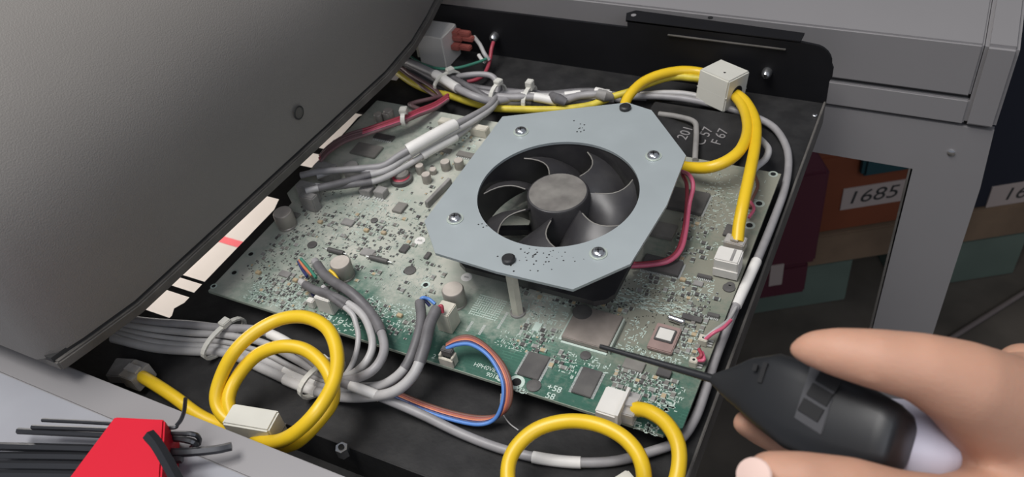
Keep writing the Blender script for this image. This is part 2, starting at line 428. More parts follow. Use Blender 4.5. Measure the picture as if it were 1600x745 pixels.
# ================================================================ CIRCUIT BOARD
BX0, BX1, BY0, BY1 = -.3000, -.0560, .1850, .3575
board = thing('circuit_board', (-.18, .27, -.0016), 'dusty green circuit board full of chips and capacitors lying in the black tray', 'circuit board')
bm_ = MB().prism([(BX0, BY0), (-.062, BY0), (BX1, .191), (BX1, BY1), (BX0 - .008, BY1), (BX0 - .008, .262), (BX0, .256)], -.0016, 0)
bm_.build('substrate', 'pcb', board)
MB().box(BX0, -.062, BY0 - .0003, BY0, -.0016, -.0001).build('cut_edge', 'edge', board)

def cap_can(x, y, d, h, m1='capside', m2='captop'):
    p = un(x, y, h)
    o = MB().lathe((p.x, p.y, 0), [(d * .5, 0), (d * .5, h * .10), (d * .47, h * .14), (d * .5, h * .2), (d * .5, h * .93), (d * .46, h)], 28).build('capacitor', m1, board, smooth=35)
    MB().lathe((p.x, p.y, h), [(d * .455, 0), (d * .44, .00015), (d * .30, .0001)], 28).build('can_top', m2, o, smooth=35)
    return p
for q in ((531, 409, .0105, .0100), (707, 451, .0105, .0100), (441, 331, .0105, .0098)): cap_can(*q)
for x, y, d, h in ((655, 258, .0048, .0055), (665, 272, .0052, .0055), (695, 252, .0056, .0055), (716, 250, .0055, .0055), (644, 250, .0048, .004),
                   (590, 178, .0052, .0055), (606, 172, .0060, .0070), (676, 264, .0042, .003), (603, 176, .0050, .0060)):
    cap_can(x, y, d, h)
p = un(547, 258, .006)
b_ = MB().lathe((p.x, p.y, 0), [(.0048, 0), (.0048, .005), (.0042, .006)], 28).build('inductor', 'greycon', board, smooth=35)

# buzzer / toroid with red ring
p = un(627, 278, .002)
o = MB().lathe((p.x, p.y, 0), [(.0062, 0), (.0062, .0025), (.005, .003)], 28).build('coil', 'chip', board, smooth=35)
MB().lathe((p.x, p.y, .0027), [(.0050, 0), (.0050, .0004), (.0045, .0006)], 28).build('red_band', 'red', o)
MB().lathe((p.x, p.y + .001, .003), [(.0042, 0), (.0042, .002), (.003, .0032)], 28).build('coil_cap', 'chipd', o, smooth=35)
# round white stickers
for x, y in ((656, 376), (729, 433)):
    p = un(x, y, 0); o = MB().lathe((p.x, p.y, 0), [(.0028, 0), (.0028, .0001)], 28).build('round_sticker', 'sleeve', board)
    b = MB()
    for k in range(5): b.box(p.x - .0012 + k * .0005, p.x - .0009 + k * .0005, p.y - .0005, p.y + .0005, .0001, .00014)
    b.build('print', 'greycon', o)

def chip(q, h, m_='chip', sides='', pins=10, name='chip', bevel=.0002, pl=.0012, pw=.5, mark=True):
    x0, x1, y0, y1 = rect(q, h)
    o = MB().box(x0, x1, y0, y1, 0.0002, h).build(name, m_, board, bevel)
    b = MB(); any_ = False
    for sd in sides:
        any_ = True
        for i in range(pins):
            f = (i + .5) / pins
            if sd in 'LR':
                y = y0 + (y1 - y0) * f; wv = (y1 - y0) / pins * pw * .5; x = x0 if sd == 'L' else x1; s = -1 if sd == 'L' else 1
                b.box(min(x, x + s * pl), max(x, x + s * pl), y - wv, y + wv, 0, min(h * .4, .0006))
            else:
                x = x0 + (x1 - x0) * f; wv = (x1 - x0) / pins * pw * .5; y = y0 if sd == 'F' else y1; s = -1 if sd == 'F' else 1
                b.box(x - wv, x + wv, min(y, y + s * pl), max(y, y + s * pl), 0, min(h * .4, .0006))
    if any_: b.build('pins', 'pin', o)
    return o, (x0, x1, y0, y1)

chip([(826, 547), (859, 557), (842, 592), (808, 585)], .0012, sides='LR', pins=22)
chip([(912, 574), (944, 579), (922, 619), (890, 612)], .0012, sides='LR', pins=22)
# shield-lidded processor module
o, (x0, x1, y0, y1) = chip([(904, 474), (973, 495), (949, 545), (877, 526)], .0030, 'shield', name='heat_spreader', bevel=.0003)
MB().box(x1 + .0004, x1 + .0013, y0, y1 - .001, .0001, .0028).build('side_clip', 'solder', o)
MB().box(x0 - .0016, x0 - .0002, y0, y1, .0000, .0006).build('ground_strip', 'silk', o)
MB().box(x0, x1, y0 - .0013, y0 - .0002, .0000, .0006).build('ground_strip', 'silk', o)
p = un(913, 488, .003)
MB().lathe((p.x - .001, p.y, .0030), [(.0045, 0), (.0045, .00008)], 24).build('clean_spot', 'chip', o)
# processor with white label
o, (x0, x1, y0, y1) = chip([(1025, 503), (1066, 512), (1050, 551), (1012, 543)], .0022, 'cpu', name='processor', bevel=.0004)
lx0, lx1, ly0, ly1 = rect([(1030, 512), (1054, 515), (1049, 533), (1025, 527)], .0032)
MB().box(lx0 - .0008, lx1 + .0008, ly0 - .0008, ly1 + .0008, .0022, .0030).build('lid', 'chip', o, .0003)
MB().box(lx0, lx1, ly0, ly1, .0030, .0032).build('label_sticker', 'white', o, .0004)
# remaining chips
chip([(976, 559), (1010, 565), (1004, 580), (972, 574)], .0012, 'chipd', sides='F', pins=8)
chip([(1029, 574), (1051, 577), (1046, 590), (1024, 583)], .0018, 'chip')
chip([(1045, 288), (1108, 302), (1098, 333), (1035, 322)], .0022, 'chip', sides='RB', pins=26, pl=.001)
chip([(1010, 398), (1070, 406), (1060, 428), (998, 418)], .0022, 'chip', sides='RF', pins=26, pl=.001)
chip([(1025, 345), (1060, 350), (1050, 372), (1015, 366)], .0020, 'chipd')
chip([(1092, 425), (1114, 432), (1110, 436), (1088, 430)], .0014, sides='F', pins=8, pl=.0012)
chip([(1107, 486), (1126, 491), (1122, 496), (1104, 491)], .0014, sides='F', pins=7, pl=.0012)
chip([(1134, 350), (1148, 350), (1143, 369), (1130, 366)], .0012)
chip([(1085, 436), (1100, 440), (1097, 447), (1082, 444)], .0010, 'greycon')
chip([(672, 226), (706, 232), (703, 238), (668, 233)], .0014, 'chipd', sides='F', pins=9)
chip([(716, 234), (745, 240), (742, 247), (713, 242)], .0014, 'chipd', sides='F', pins=9)
chip([(588, 207), (618, 212), (612, 219), (582, 214)], .0014, 'chip', sides='F', pins=9)
chip([(560, 222), (600, 228), (585, 245), (545, 238)], .0016, 'chipd')
chip([(430, 326), (470, 330), (468, 338), (438, 336)], .0012, 'chipd')
chip([(538, 340), (556, 344), (549, 352), (531, 349)], .0012, 'greycon')
chip([(567, 386), (588, 390), (580, 400), (562, 397)], .0012, 'greycon')
chip([(440, 421), (456, 425), (450, 433), (434, 429)], .0010, 'greycon')
chip([(628, 380), (640, 382), (634, 394), (624, 392)], .0014, 'chip')
chip([(667, 392), (674, 394), (668, 404), (662, 402)], .0012, 'chip')
chip([(620, 314), (636, 317), (628, 332), (614, 329)], .0016, 'chipd')
chip([(705, 562), (712, 562), (712, 566), (704, 566)], .0008, 'chip')
# dip-style black relays
for q in ([(566, 286), (584, 289), (578, 300), (561, 296)], [(588, 290), (606, 291), (600, 302), (583, 300)]):
    chip(q, .0045, 'greycon', sides='F', pins=4, name='relay', bevel=.0003, pl=.002)
# long header strip left of the fan bracket
a = un(666, 318, .003); b2 = un(703, 280, .003)
d = (b2 - a); d.z = 0
o = MB().obox(((a + b2) / 2).to_tuple()[:2] + (.002,), d, (-d.y, d.x, 0), (0, 0, 1), d.length / 2, .0011, .002).build('pin_header', 'greycon', board, .0002)
# empty footprint pads
def pads(q, n, sides='LR', L_=.0013, name='footprint_pads'):
    x0, x1, y0, y1 = rect(q, 0); b = MB()
    for i in range(n):
        f = (i + .5) / n
        if 'L' in sides:
            y = y0 + (y1 - y0) * f; wv = (y1 - y0) / n * .28
            b.box(x0, x0 + L_, y - wv, y + wv, 0, .0001); b.box(x1 - L_, x1, y - wv, y + wv, 0, .0001)
        if 'F' in sides:
            x = x0 + (x1 - x0) * f; wv = (x1 - x0) / n * .28
            b.box(x - wv, x + wv, y0, y0 + L_, 0, .0001); b.box(x - wv, x + wv, y1 - L_, y1, 0, .0001)
    b.build(name, 'pin', board)
pads([(791, 485), (828, 500), (812, 525), (778, 512)], 18)
pads([(838, 502), (853, 507), (846, 524), (832, 520)], 10, L_=.0009)
pads([(738, 500), (760, 510), (748, 525), (728, 515)], 12)
x0, x1, y0, y1 = rect([(837, 504), (848, 507), (841, 519), (831, 516)], 0)
MB().box(x0, x1, y0, y1, 0, .0005).build('mint_pad', 'silk', board)
# tan film capacitors and tiny parts
for x, y in ((624, 491), (1067, 435), (500, 345), (599, 362), (572, 358), (403, 424), (461, 436)):
    p = un(x, y, .0015); MB().box(p.x - .0014, p.x + .0014, p.y - .001, p.y + .001, 0, .0015).build('tantalum_capacitor', 'tan', board, .0002)
# crystal
a = un(1044, 495, .002); b2 = un(1070, 504, .002)
MB().tube([a, a.lerp(b2, .08), a.lerp(b2, .92), b2], [.0009, .0015, .0015, .0009], 14).build('crystal', 'steel', board, smooth=True)
MB().box(*(lambda p: (p.x - .004, p.x + .005, p.y - .002, p.y + .001))(un(1080, 497, 0)), 0, .0012).build('chip', 'chip', board)
# SMD diodes (black barrels near the left capacitor)
for x, y, x2, y2 in ((508, 388, 542, 397), (572, 400, 612, 410)):
    a = un(x, y, .0016); b2 = un(x2, y2, .0016)
    o = MB().tube([a.lerp(b2, .15), a.lerp(b2, .85)], .0013, 12).build('diode', 'chip', board, smooth=True)
    MB().tube([a, b2], .0004, 8).build('diode_lead', 'pin', o)

def hole(x, y, r=.0019):
    p = un(x, y, 0)
    o = MB().lathe((p.x, p.y, 0), [(r * 1.75, 0), (r * 1.75, .00008)], 20).build('mounting_hole', 'silk' if y > 430 else 'solder', board)
    MB().lathe((p.x, p.y, .00008), [(r, 0), (r, .00006)], 20).build('bore', 'slot', o)
for x, y, r in ((392, 397, .0013), (366, 426, .0013), (665, 445, .0013), (784, 589, .0014), (807, 597, .0021), (1186, 318, .0016), (1171, 352, .0016), (1208, 272, .0014), (334, 447, .001), (635, 424, .0016)):
    hole(x, y, r)
for x, y, r in ((834, 603, .0032), (641, 423, .0030), (488, 383, .0026), (1139, 450, .0028), (1141, 446, .002), (915, 556, .0024), (625, 322, .0024), (585, 345, .002)):
    p = un(x, y, 0); MB().lathe((p.x, p.y, 0), [(r, 0), (r, .0006), (r * .5, .0008)], 18).build('trimmer', 'chip', board)

# hexagonal spacers are parts of the fan; connectors on the board
def box_conn(q, h, m_, name='connector', bevel=.0004, top=True):
    x0, x1, y0, y1 = rect(q, h)
    return MB().box(x0, x1, y0, y1, 0, h).build(name, m_, board, bevel), (x0, x1, y0, y1)
box_conn([(688, 468), (711, 472), (703, 494), (678, 489)], .0125, 'beigecon', 'power_connector')
o, c = box_conn([(497, 449), (525, 454), (516, 471), (492, 466)], .0100, 'white', 'signal_connector')
o, c = box_conn([(480, 463), (492, 464), (490, 472), (478, 471)], .0050, 'white', 'signal_connector')
box_conn([(738, 192), (764, 196), (760, 204), (735, 200)], .0060, 'beigecon', 'signal_connector')
box_conn([(688, 182), (706, 184), (702, 192), (684, 190)], .0060, 'beigecon', 'signal_connector')
# front white header with two posts
x0, x1, y0, y1 = rect([(687, 552), (709, 559), (708, 563), (685, 557)], .005)
o = MB().box(x0, x1, y0 - .0005, y0 + .0008, 0, .0045).box(x0, x0 + .001, y0, y0 + .004, 0, .006).box(x1 - .001, x1, y0, y0 + .004, 0, .006).build('front_header', 'beigecon', board, .0002)
b = MB()
for i in range(4): b.box(x0 + .0013 + i * .0013, x0 + .0018 + i * .0013, y0 + .0015, y0 + .002, 0, .007)
b.build('header_pins', 'chip', o)
MB().box(x0 + .0008, x1 - .0008, y0 + .0012, y0 + .0042, .0045, .0085).build('plug_body', 'chip', o, .0004)
# left edge housings
for q, h in (([(486, 252), (524, 250), (528, 262), (489, 266)], .011), ([(458, 282), (492, 280), (497, 292), (462, 298)], .012), ([(462, 300), (494, 297), (498, 308), (468, 312)], .010)):
    x0, x1, y0, y1 = rect(q, h); o = MB().box(max(x0, -.306), x1, y0, y1, 0, h).build('edge_connector', 'greycon', board, .0006)
# small cream two-pin sockets at the right edge
for q in ([(1093, 521), (1108, 523), (1105, 533), (1091, 531)], [(1078, 556), (1092, 558), (1089, 567), (1077, 565)]):
    x0, x1, y0, y1 = rect(q, .004); o = MB().box(x0, x1, y0, y1, 0, .004).build('led_socket', 'beigecon', board, .0003)
    cx, cy = (x0 + x1) / 2, (y0 + y1) / 2
    MB().lathe((cx, cy, .004), [(.0006, 0), (.0006, .0001)], 12).build('socket_hole', 'slot', o)
    b = MB()
    for i in range(3): b.box(x1, x1 + .002, y0 + .0004 + i * .0014, y0 + .001 + i * .0014, .0005, .0012)
    b.build('pins', 'pin', o)
# white network sockets
x0, x1, y0, y1 = rect([(1123, 382), (1162, 390), (1154, 413), (1116, 404)], .011)
o = MB().box(x0, x1, y0, y1, 0, .011).build('network_socket', 'white', board, .0006)
MB().box(x1 - .0042, x1 - .003, y0 + .001, y1 - .001, .0110, .0112).build('latch_slot', 'greycon', o)
MB().box(x0, x1, y0 - .0006, y0, .001, .0055).build('front_step', 'white', o)
x0, x1, y0, y1 = rect([(943, 603), (980, 612), (964, 655), (930, 644)], .010)
o = MB().box(x0 + .0005, x1, y0, y1, 0, .011).build('network_socket', 'white', board, .0006)
MB().obox((x1 + .0002, (y0 + y1) / 2, .008), (0, 1, 0), (1, 0, -.2), (0, .1, 1), (y1 - y0) / 2 + .0006, .0006, .0045).build('shield_flap', 'white', o)
# pads/labels: silkscreen dashes (pattern) built once per area
def dashes(q, n, m_, size=(.0022, .00035), name='silkscreen_marks', ang=(0, math.pi / 2), zt=.00012, jitter=.0, rows=None):
    x0, x1, y0, y1 = rect(q, 0); b = MB()
    for i in range(n):
        if rows:
            r_, c_ = divmod(i, rows); nr = (n + rows - 1) // rows
            x = x0 + (x1 - x0) * (c_ + .5) / rows; y = y0 + (y1 - y0) * (r_ + .5) / nr
        else: x = random.uniform(x0, x1); y = random.uniform(y0, y1)
        a = random.choice(ang); l = size[0] * random.uniform(.4, 1.1) if not rows else size[0]
        b.obox((x, y, zt / 2), (math.cos(a), math.sin(a), 0), (-math.sin(a), math.cos(a), 0), (0, 0, 1), l / 2, size[1] / 2, zt / 2)
    return tag(b.build(name, m_, board), kind='stuff')
dashes([(755, 462), (800, 470), (770, 500), (725, 490)], 120, 'silk', (.0011, .0005), rows=12)
dashes([(795, 452), (880, 470), (865, 500), (800, 485)], 110, 'silk', (.0014, .0004))
dashes([(845, 455), (905, 470), (865, 535), (815, 520)], 110, 'silk', (.0020, .0004))
dashes([(780, 515), (830, 525), (820, 550), (775, 540)], 55, 'silk', (.0016, .0003))
dashes([(860, 545), (960, 560), (940, 600), (880, 590)], 90, 'silk', (.0016, .0004))
dashes([(960, 580), (1075, 600), (1055, 650), (960, 620)], 190, 'silk', (.0018, .0004))
dashes([(1025, 600), (1070, 605), (1040, 660), (1020, 630)], 50, 'silk', (.0026, .0006))
dashes([(960, 455), (1110, 475), (1090, 500), (950, 475)], 260, 'silk', (.0022, .00035), ang=(0,))
dashes([(1000, 410), (1120, 440), (1110, 470), (990, 450)], 220, 'silk', (.0016, .0003), ang=(0, .9))
dashes([(980, 495), (1010, 500), (1005, 550), (975, 545)], 50, 'silk', (.0016, .0004))
dashes([(1060, 510), (1095, 520), (1075, 560), (1055, 555)], 60, 'silk', (.0014, .0005))
dashes([(960, 540), (1070, 560), (1060, 566), (955, 550)], 70, 'silk', (.0018, .0004))
dashes([(1090, 270), (1200, 275), (1165, 380), (1080, 350)], 180, 'solder', (.0020, .0004))
dashes([(1095, 290), (1140, 300), (1115, 350), (1095, 345)], 60, 'slot', (.0004, .0004), zt=.00015)
dashes([(355, 430), (470, 430), (500, 500), (420, 480)], 330, 'silk', (.0020, .00035))
dashes([(420, 360), (560, 340), (600, 420), (430, 410)], 330, 'solder', (.0020, .00035))
dashes([(490, 300), (620, 300), (640, 380), (480, 350)], 300, 'solder', (.0022, .00035))
dashes([(600, 400), (690, 400), (690, 470), (590, 460)], 160, 'solder', (.0020, .00035))
dashes([(560, 470), (660, 470), (650, 530), (560, 500)], 170, 'silk', (.0018, .0004))
dashes([(700, 200), (770, 205), (735, 235), (680, 225)], 130, 'silk', (.0020, .0004))
dashes([(480, 470), (560, 480), (590, 530), (520, 520)], 90, 'silk', (.0016, .0005))
dashes([(640, 200), (740, 205), (700, 300), (600, 250)], 90, 'solder', (.0020, .0004))
dashes([(640, 320), (700, 340), (690, 400), (620, 400)], 120, 'solder', (.0022, .0004))
dashes([(560, 300), (640, 300), (600, 380), (520, 380)], 160, 'silk', (.0018, .0003))
dashes([(380, 400), (540, 400), (560, 470), (380, 460)], 220, 'chip', (.0012, .0004))
dashes([(480, 300), (640, 310), (640, 400), (440, 400)], 160, 'chip', (.0012, .0005))
dashes([(960, 440), (1120, 460), (1090, 540), (960, 500)], 200, 'slot', (.0007, .0003))
dashes([(1080, 290), (1180, 300), (1150, 420), (1060, 400)], 160, 'silk', (.0018, .0003), ang=(0, .5))
# readable marks
text('silkscreen_text', 'HPH0V8_02Y\n     9018', .0030, un(765, 581, .0002), (1, 0, 0), (0, 1, 0), 'silk', board, offset=.00002)
dashes([(988, 655), (1003, 660), (1000, 672), (985, 667)], 14, 'silk', (.0016, .0005))
dashes([(1008, 660), (1030, 668), (1026, 682), (1004, 676)], 40, 'silk', (.0018, .0006))
text('silkscreen_text', '69', .0060, un(1088, 483, .0002), (1, 0, 0), (0, 1, 0), 'chip', board)
text('silkscreen_text', '+58\n58', .0042, un(863, 613, .0002), (1, 0, 0), (0, 1, 0), 'silk', board, offset=.00005)
text('silkscreen_text', '1E1', .0030, un(667, 436, .0002), (1, 0, 0), (0, 1, 0), 'silk', board)
dashes([(808, 603), (826, 608), (822, 616), (804, 611)], 22, 'silk', (.0014, .0005))
text('silkscreen_text', '2', .0036, un(678, 557, .0002), (1, 0, 0), (0, 1, 0), 'silk', board)

# surface-mount parts, the largest hundred as parts, the dense rest as one
zones = [((430, 330), (640, 330), (600, 480), (380, 460), 170), ((600, 300), (660, 320), (640, 460), (560, 440), 40), ((640, 195), (770, 200), (690, 320), (620, 290), 60),
         ((640, 400), (700, 420), (680, 470), (610, 460), 22), ((560, 470), (650, 480), (660, 540), (560, 510), 46), ((800, 440), (1000, 470), (980, 490), (790, 465), 70),
         ((955, 570), (1060, 590), (1050, 630), (960, 610), 60), ((1060, 480), (1110, 490), (1085, 560), (1060, 550), 44), ((860, 550), (900, 555), (890, 580), (860, 575), 12),
         ((1000, 430), (1130, 450), (1120, 480), (990, 465), 40), ((1060, 340), (1120, 350), (1100, 420), (1050, 400), 30), ((380, 420), (520, 430), (540, 520), (440, 490), 90), ((820, 500), (870, 520), (850, 560), (790, 540), 30)]
occupied = []
for o in board.children:
    if o.name.startswith(('substrate', 'cut', 'silk', 'foot')): continue
    bb = [Vector(c) for c in o.bound_box]; occupied.append((min(c.x for c in bb) - .0008, max(c.x for c in bb) + .0008, min(c.y for c in bb) - .0008, max(c.y for c in bb) + .0008))
parts = []
for a, b2, c, d, n in zones:
    x0, x1, y0, y1 = rect([a, b2, c, d], 0)
    for i in range(n):
        for tr in range(12):
            x = random.uniform(x0, x1); y = random.uniform(max(y0, BY0 + .002), min(y1, BY1 - .002))
            if all(not (q[0] < x < q[1] and q[2] < y < q[3]) for q in occupied):
                l = random.choice((.0009, .0010, .0012, .0017, .0021)); parts.append((x, y, l, random.random() < .5, random.choice('crrrkkkttt')))
                occupied.append((x - l, x + l, y - l, y + l)); break
parts.sort(key=lambda q: -q[2] - (.0004 if q[1] < .26 else 0))
def smd(b, bp, x, y, l, v, body=True):
    ux, uy = ((0, 1, 0), (-1, 0, 0)) if v else ((1, 0, 0), (0, 1, 0)); ux = Vector(ux); uy = Vector(uy)
    b.obox(Vector((x, y, l * .2)), ux, uy, (0, 0, 1), l * .5, l * .42, l * .22)
    for s in (-1, 1): bp.obox(Vector((x, y, l * .18)) + ux * s * l * .62, ux, uy, (0, 0, 1), l * .2, l * .45, l * .22)
cm = {'c': 'tan', 'r': 'chipd', 'k': 'chipd', 't': 'greycon'}
for x, y, l, v, c in parts[:100]:
    b = MB(); bp = MB(); smd(b, bp, x, y, l, v)
    o = b.build('surface_mount_component', cm[c], board); bp.build('solder_ends', 'solder', o)
b = MB(); bp = MB(); bc = MB()
for x, y, l, v, c in parts[100:]: smd(b if c != 'c' else bc, bp, x, y, l, v)
tag(b.build('tiny_components', 'chip', board), kind='stuff'); tag(bc.build('tiny_tan_components', 'tan', board), kind='stuff')
tag(bp.build('tiny_solder_ends', 'solder', board), kind='stuff')

# ================================================================ FAN ASSEMBLY
FZ = .0340; FC = Vector((-.1429, .2735))
def fan():
    t = thing('cooling_fan', (FC.x, FC.y, 0), 'black cooling fan on octagonal galvanised bracket standing over the circuit board', 'fan')
    cx, cy = FC
    out = [(785, 182), (980, 160), (1018, 172), (1072, 243), (1042, 320), (985, 412), (895, 452), (775, 424), (680, 395), (663, 345), (740, 242)]
    O = [un(x, y, FZ).xy for x, y in out][::-1]
    # flat plate with a round opening
    R = .0382; n = 96
    bm = bmesh.new()
    def ringpt(a):
        d = Vector((math.cos(a), math.sin(a))); best = None
        for i in range(len(O)):
            p, q = O[i], O[(i + 1) % len(O)]; e = q - p; den = d.x * e.y - d.y * e.x
            if abs(den) < 1e-12: continue
            w_ = p - FC; tt = (w_.x * e.y - w_.y * e.x) / den; ss = (w_.x * d.y - w_.y * d.x) / den
            if tt > 0 and -1e-6 <= ss <= 1 + 1e-6 and (best is None or tt < best): best = tt
        return FC + d * best
    angs = sorted([2 * math.pi * i / n for i in range(n)] + [math.atan2((p - FC).y, (p - FC).x) % (2 * math.pi) for p in O])
    th = .0014; rows = []
    for a in angs:
        o_ = ringpt(a); i_ = FC + Vector((math.cos(a), math.sin(a))) * R
        rows.append([bm.verts.new((*v, z)) for v, z in ((i_, FZ), (o_, FZ), (o_, FZ - th), (i_, FZ - th))])
    for a, b in zip(rows, rows[1:] + rows[:1]):
        for k in range(4):
            try: bm.faces.new([a[k], a[(k + 1) % 4], b[(k + 1) % 4], b[k]])
            except ValueError: pass
    mb = MB(); mb.bm.free(); mb.bm = bm; plate = mb.build('bracket_plate', 'plate', t)
    # dirt specks near the front hole
    b = MB()
    for i in range(46):
        x = random.gauss(840, 28); y = random.gauss(403, 9)
        if (x - 870) ** 2 / 128 ** 2 + (y - 300) ** 2 / 81 ** 2 < 1.1 or y > 425: continue
        p = un(x, y, FZ); b.lathe((p.x, p.y, FZ), [(random.uniform(.00015, .0005), 0), (.0001, .00006)], 6)
    for i in range(7):
        p = un(random.gauss(757, 4), random.gauss(353, 3), FZ); b.lathe((p.x, p.y, FZ), [(random.uniform(.0002, .0005), 0), (.0001, .00006)], 6)
    for i in range(9):
        p = un(random.gauss(908, 5), random.gauss(198, 4), FZ); b.lathe((p.x, p.y, FZ), [(random.uniform(.0002, .0006), 0), (.0001, .00006)], 6)
    tag(b.build('dirt_specks', 'rubber', plate), kind='stuff')
    for x, y in ((814, 206), (1021, 244), (711, 342), (935, 396)):
        p = un(x, y, FZ); screw((p.x, p.y, FZ), .0032, 'screw', None, None, parent=t, h=.0022)
        MB().lathe((p.x, p.y, FZ), [(.0040, 0), (.0040, .0003)], 24).build('washer', 'solder', t)
    for x, y in ((977, 170), (795, 407)):
        p = un(x, y, FZ)
        MB().lathe((p.x, p.y, FZ), [(.0030, 0), (.0030, .0016), (.0022, .0022)], 20).build('rubber_plug', 'rubber', t, smooth=35)
        pz = p
        o = MB().lathe((p.x, p.y, 0), [(.0029, 0), (.0029, FZ - .0014)], 6).build('standoff', 'beigecon', t)
        MB().lathe((p.x, p.y, 0), [(.0036, 0), (.0036, .001)], 16).build('standoff_foot', 'greycon', o)
    # fan housing under the plate
    def sq(r, rad, n_=6):
        P = []
        for k, (sx, sy) in enumerate(((1, 1), (-1, 1), (-1, -1), (1, -1))):
            for i in range(n_ + 1):
                a = math.pi / 2 * (k + i / n_); P.append(Vector((cx + sx * (r - rad) + rad * math.cos(a), cy + sy * (r - rad) + rad * math.sin(a))))
        return P
    bm = bmesh.new(); zt = FZ - .0015; zb = FZ - .0265; m_ = 64
    def sqr(a, r=.040):
        c, s = math.cos(a), math.sin(a); k = r / max(abs(c), abs(s)); k = min(k, r * 1.32); return (cx + c * k, cy + s * k)
    rr = []
    for i in range(m_):
        a = 2 * math.pi * i / m_; c, s = math.cos(a), math.sin(a); ri = .0386
        rr.append([bm.verts.new(v) for v in ((cx + c * ri, cy + s * ri, zt), (*sqr(a), zt), (*sqr(a), zt - .003), (cx + c * .0398, cy + s * .0398, zt - .004), (cx + c * .0398, cy + s * .0398, zb + .004), (*sqr(a), zb + .003), (*sqr(a), zb), (cx + c * ri, cy + s * ri, zb))])
    for a, b in zip(rr, rr[1:] + rr[:1]):
        for k in range(8): bm.faces.new([a[k], a[(k + 1) % 8], b[(k + 1) % 8], b[k]])
    mb = MB(); mb.bm.free(); mb.bm = bm; mb.build('fan_housing', 'fan', t, smooth=30)
    b = MB()
    for k in range(4):
        a = math.radians(20 + 90 * k); d = Vector((math.cos(a), math.sin(a), 0)); e = Vector((-d.y, d.x, 0))
        b.obox(Vector((cx, cy, zb + .002)) + d * .0275, d, e, (0, 0, 1), .0115, .0018, .0018)
    b.build('motor_struts', 'fan', t)
    MB().lathe((cx, cy, zb), [(.0165, 0), (.0165, .0035)], 32).build('motor_mount', 'fan', t)
    # rotor
    hr = .0149; hz = FZ - .0006
    ph = un(870, 300, hz)
    rot = MB().lathe((cx, cy, zb + .0045), [(hr, 0), (hr, hz - zb - .0045 - .0012), (hr - .0005, hz - zb - .0045 - .0003), (hr - .0012, hz - zb - .0045)], 48).build('rotor', 'fan', t, smooth=30)
    MB().lathe((cx, cy, hz), [(hr - .0012, 0), (hr - .0013, .0001), (.004, .0001)], 48).build('hub_cap', 'hub', rot, smooth=30)
    nb = 7
    for k in range(nb):
        bm = bmesh.new(); g = []
        a0 = -2 * math.pi * k / nb + math.radians(130)
        for i in range(9):
            f = i / 8; r = hr - .0004 + f * (.0372 - hr); sweep = .20 * f - .16 * math.sin(math.pi * f)
            span = -(.80 - .02 * f)
            row = []
            for j in range(7):
                u = j / 6; a = a0 + sweep + u * span
                z = (hz - .0030) - .001 * f - u * (.0180 - .004 * f) + .0025 * math.sin(math.pi * u)
                row.append(Vector((cx + r * math.cos(a), cy + r * math.sin(a), z)))
            g.append(row)
        th = .0005
        top = [[bm.verts.new(v + Vector((0, 0, th))) for v in row] for row in g]; bot = [[bm.verts.new(v - Vector((0, 0, th))) for v in row] for row in g]
        I, J = 9, 7
        for i in range(I - 1):
            for j in range(J - 1):
                bm.faces.new([top[i][j], top[i + 1][j], top[i + 1][j + 1], top[i][j + 1]]); bm.faces.new([bot[i][j], bot[i][j + 1], bot[i + 1][j + 1], bot[i + 1][j]])
        for i in range(I - 1):
            bm.faces.new([top[i][0], bot[i][0], bot[i + 1][0], top[i + 1][0]]); bm.faces.new([top[i][J - 1], top[i + 1][J - 1], bot[i + 1][J - 1], bot[i][J - 1]])
        for j in range(J - 1):
            bm.faces.new([top[0][j], top[0][j + 1], bot[0][j + 1], bot[0][j]]); bm.faces.new([top[I - 1][j], bot[I - 1][j], bot[I - 1][j + 1], top[I - 1][j + 1]])
        mb = MB(); mb.bm.free(); mb.bm = bm; bl = mb.build('blade', 'fan', rot, smooth=50)
        MB().tube([g[i][0] + Vector((0, 0, .0003)) for i in range(1, 9)], .00035, 6).build('pale_edge', 'chipd', bl, smooth=True)  # pale line along the blade's leading edge
fan()

# fan leads, pink and maroon
cable('fan_wire', [(1066, 268, .016), (1078, 275, .020), (1083, 292, .018), (1077, 320, .012), (1072, 360, .008), (1064, 390, .006), (1045, 408, .005), (1015, 414, .004), (985, 416, .004)], .0011, 'pink', 'pink insulated fan wire curving from the bracket over the board', 'wire')
cable('fan_wire', [(1066, 272, .014), (1073, 290, .014), (1072, 330, .009), (1067, 365, .007), (1058, 392, .005), (1040, 406, .004), (1010, 411, .003), (984, 412, .003)], .0010, 'red', 'dark red insulated fan wire running inside the pink one', 'wire')

# ================================================================ FERRITE BLOCKS
def ferrite(q3, zt, h, name_label, hole_px=None):
    """q3: three corners of the top in the photo (a, shared b, c)"""
    a, b, c = [un(x, y, zt) for x, y in q3]; ux = (a - b); uy = (c - b); ln, wd = ux.length, uy.length
    ux.normalize(); uy = Vector((-ux.y, ux.x, 0)) * (1 if Vector((-ux.y, ux.x, 0)).dot(uy) > 0 else -1)
    cc = b + ux * ln / 2 + uy * wd / 2; cc.z = zt - h / 2
    t = thing('ferrite_block', (cc.x, cc.y, zt - h), name_label, 'ferrite clamp', 'ivory ferrite blocks')
    MB().obox(cc, ux, uy, (0, 0, 1), ln / 2, wd / 2, h / 2).build('case', 'ivory', t, .0008, 40)
    MB().obox(cc, ux, uy, (0, 0, 1), ln / 2 + .0001, wd / 2 + .0001, .0002).build('case_seam', 'greycon', t)
    return t, cc, ux, uy, ln, wd
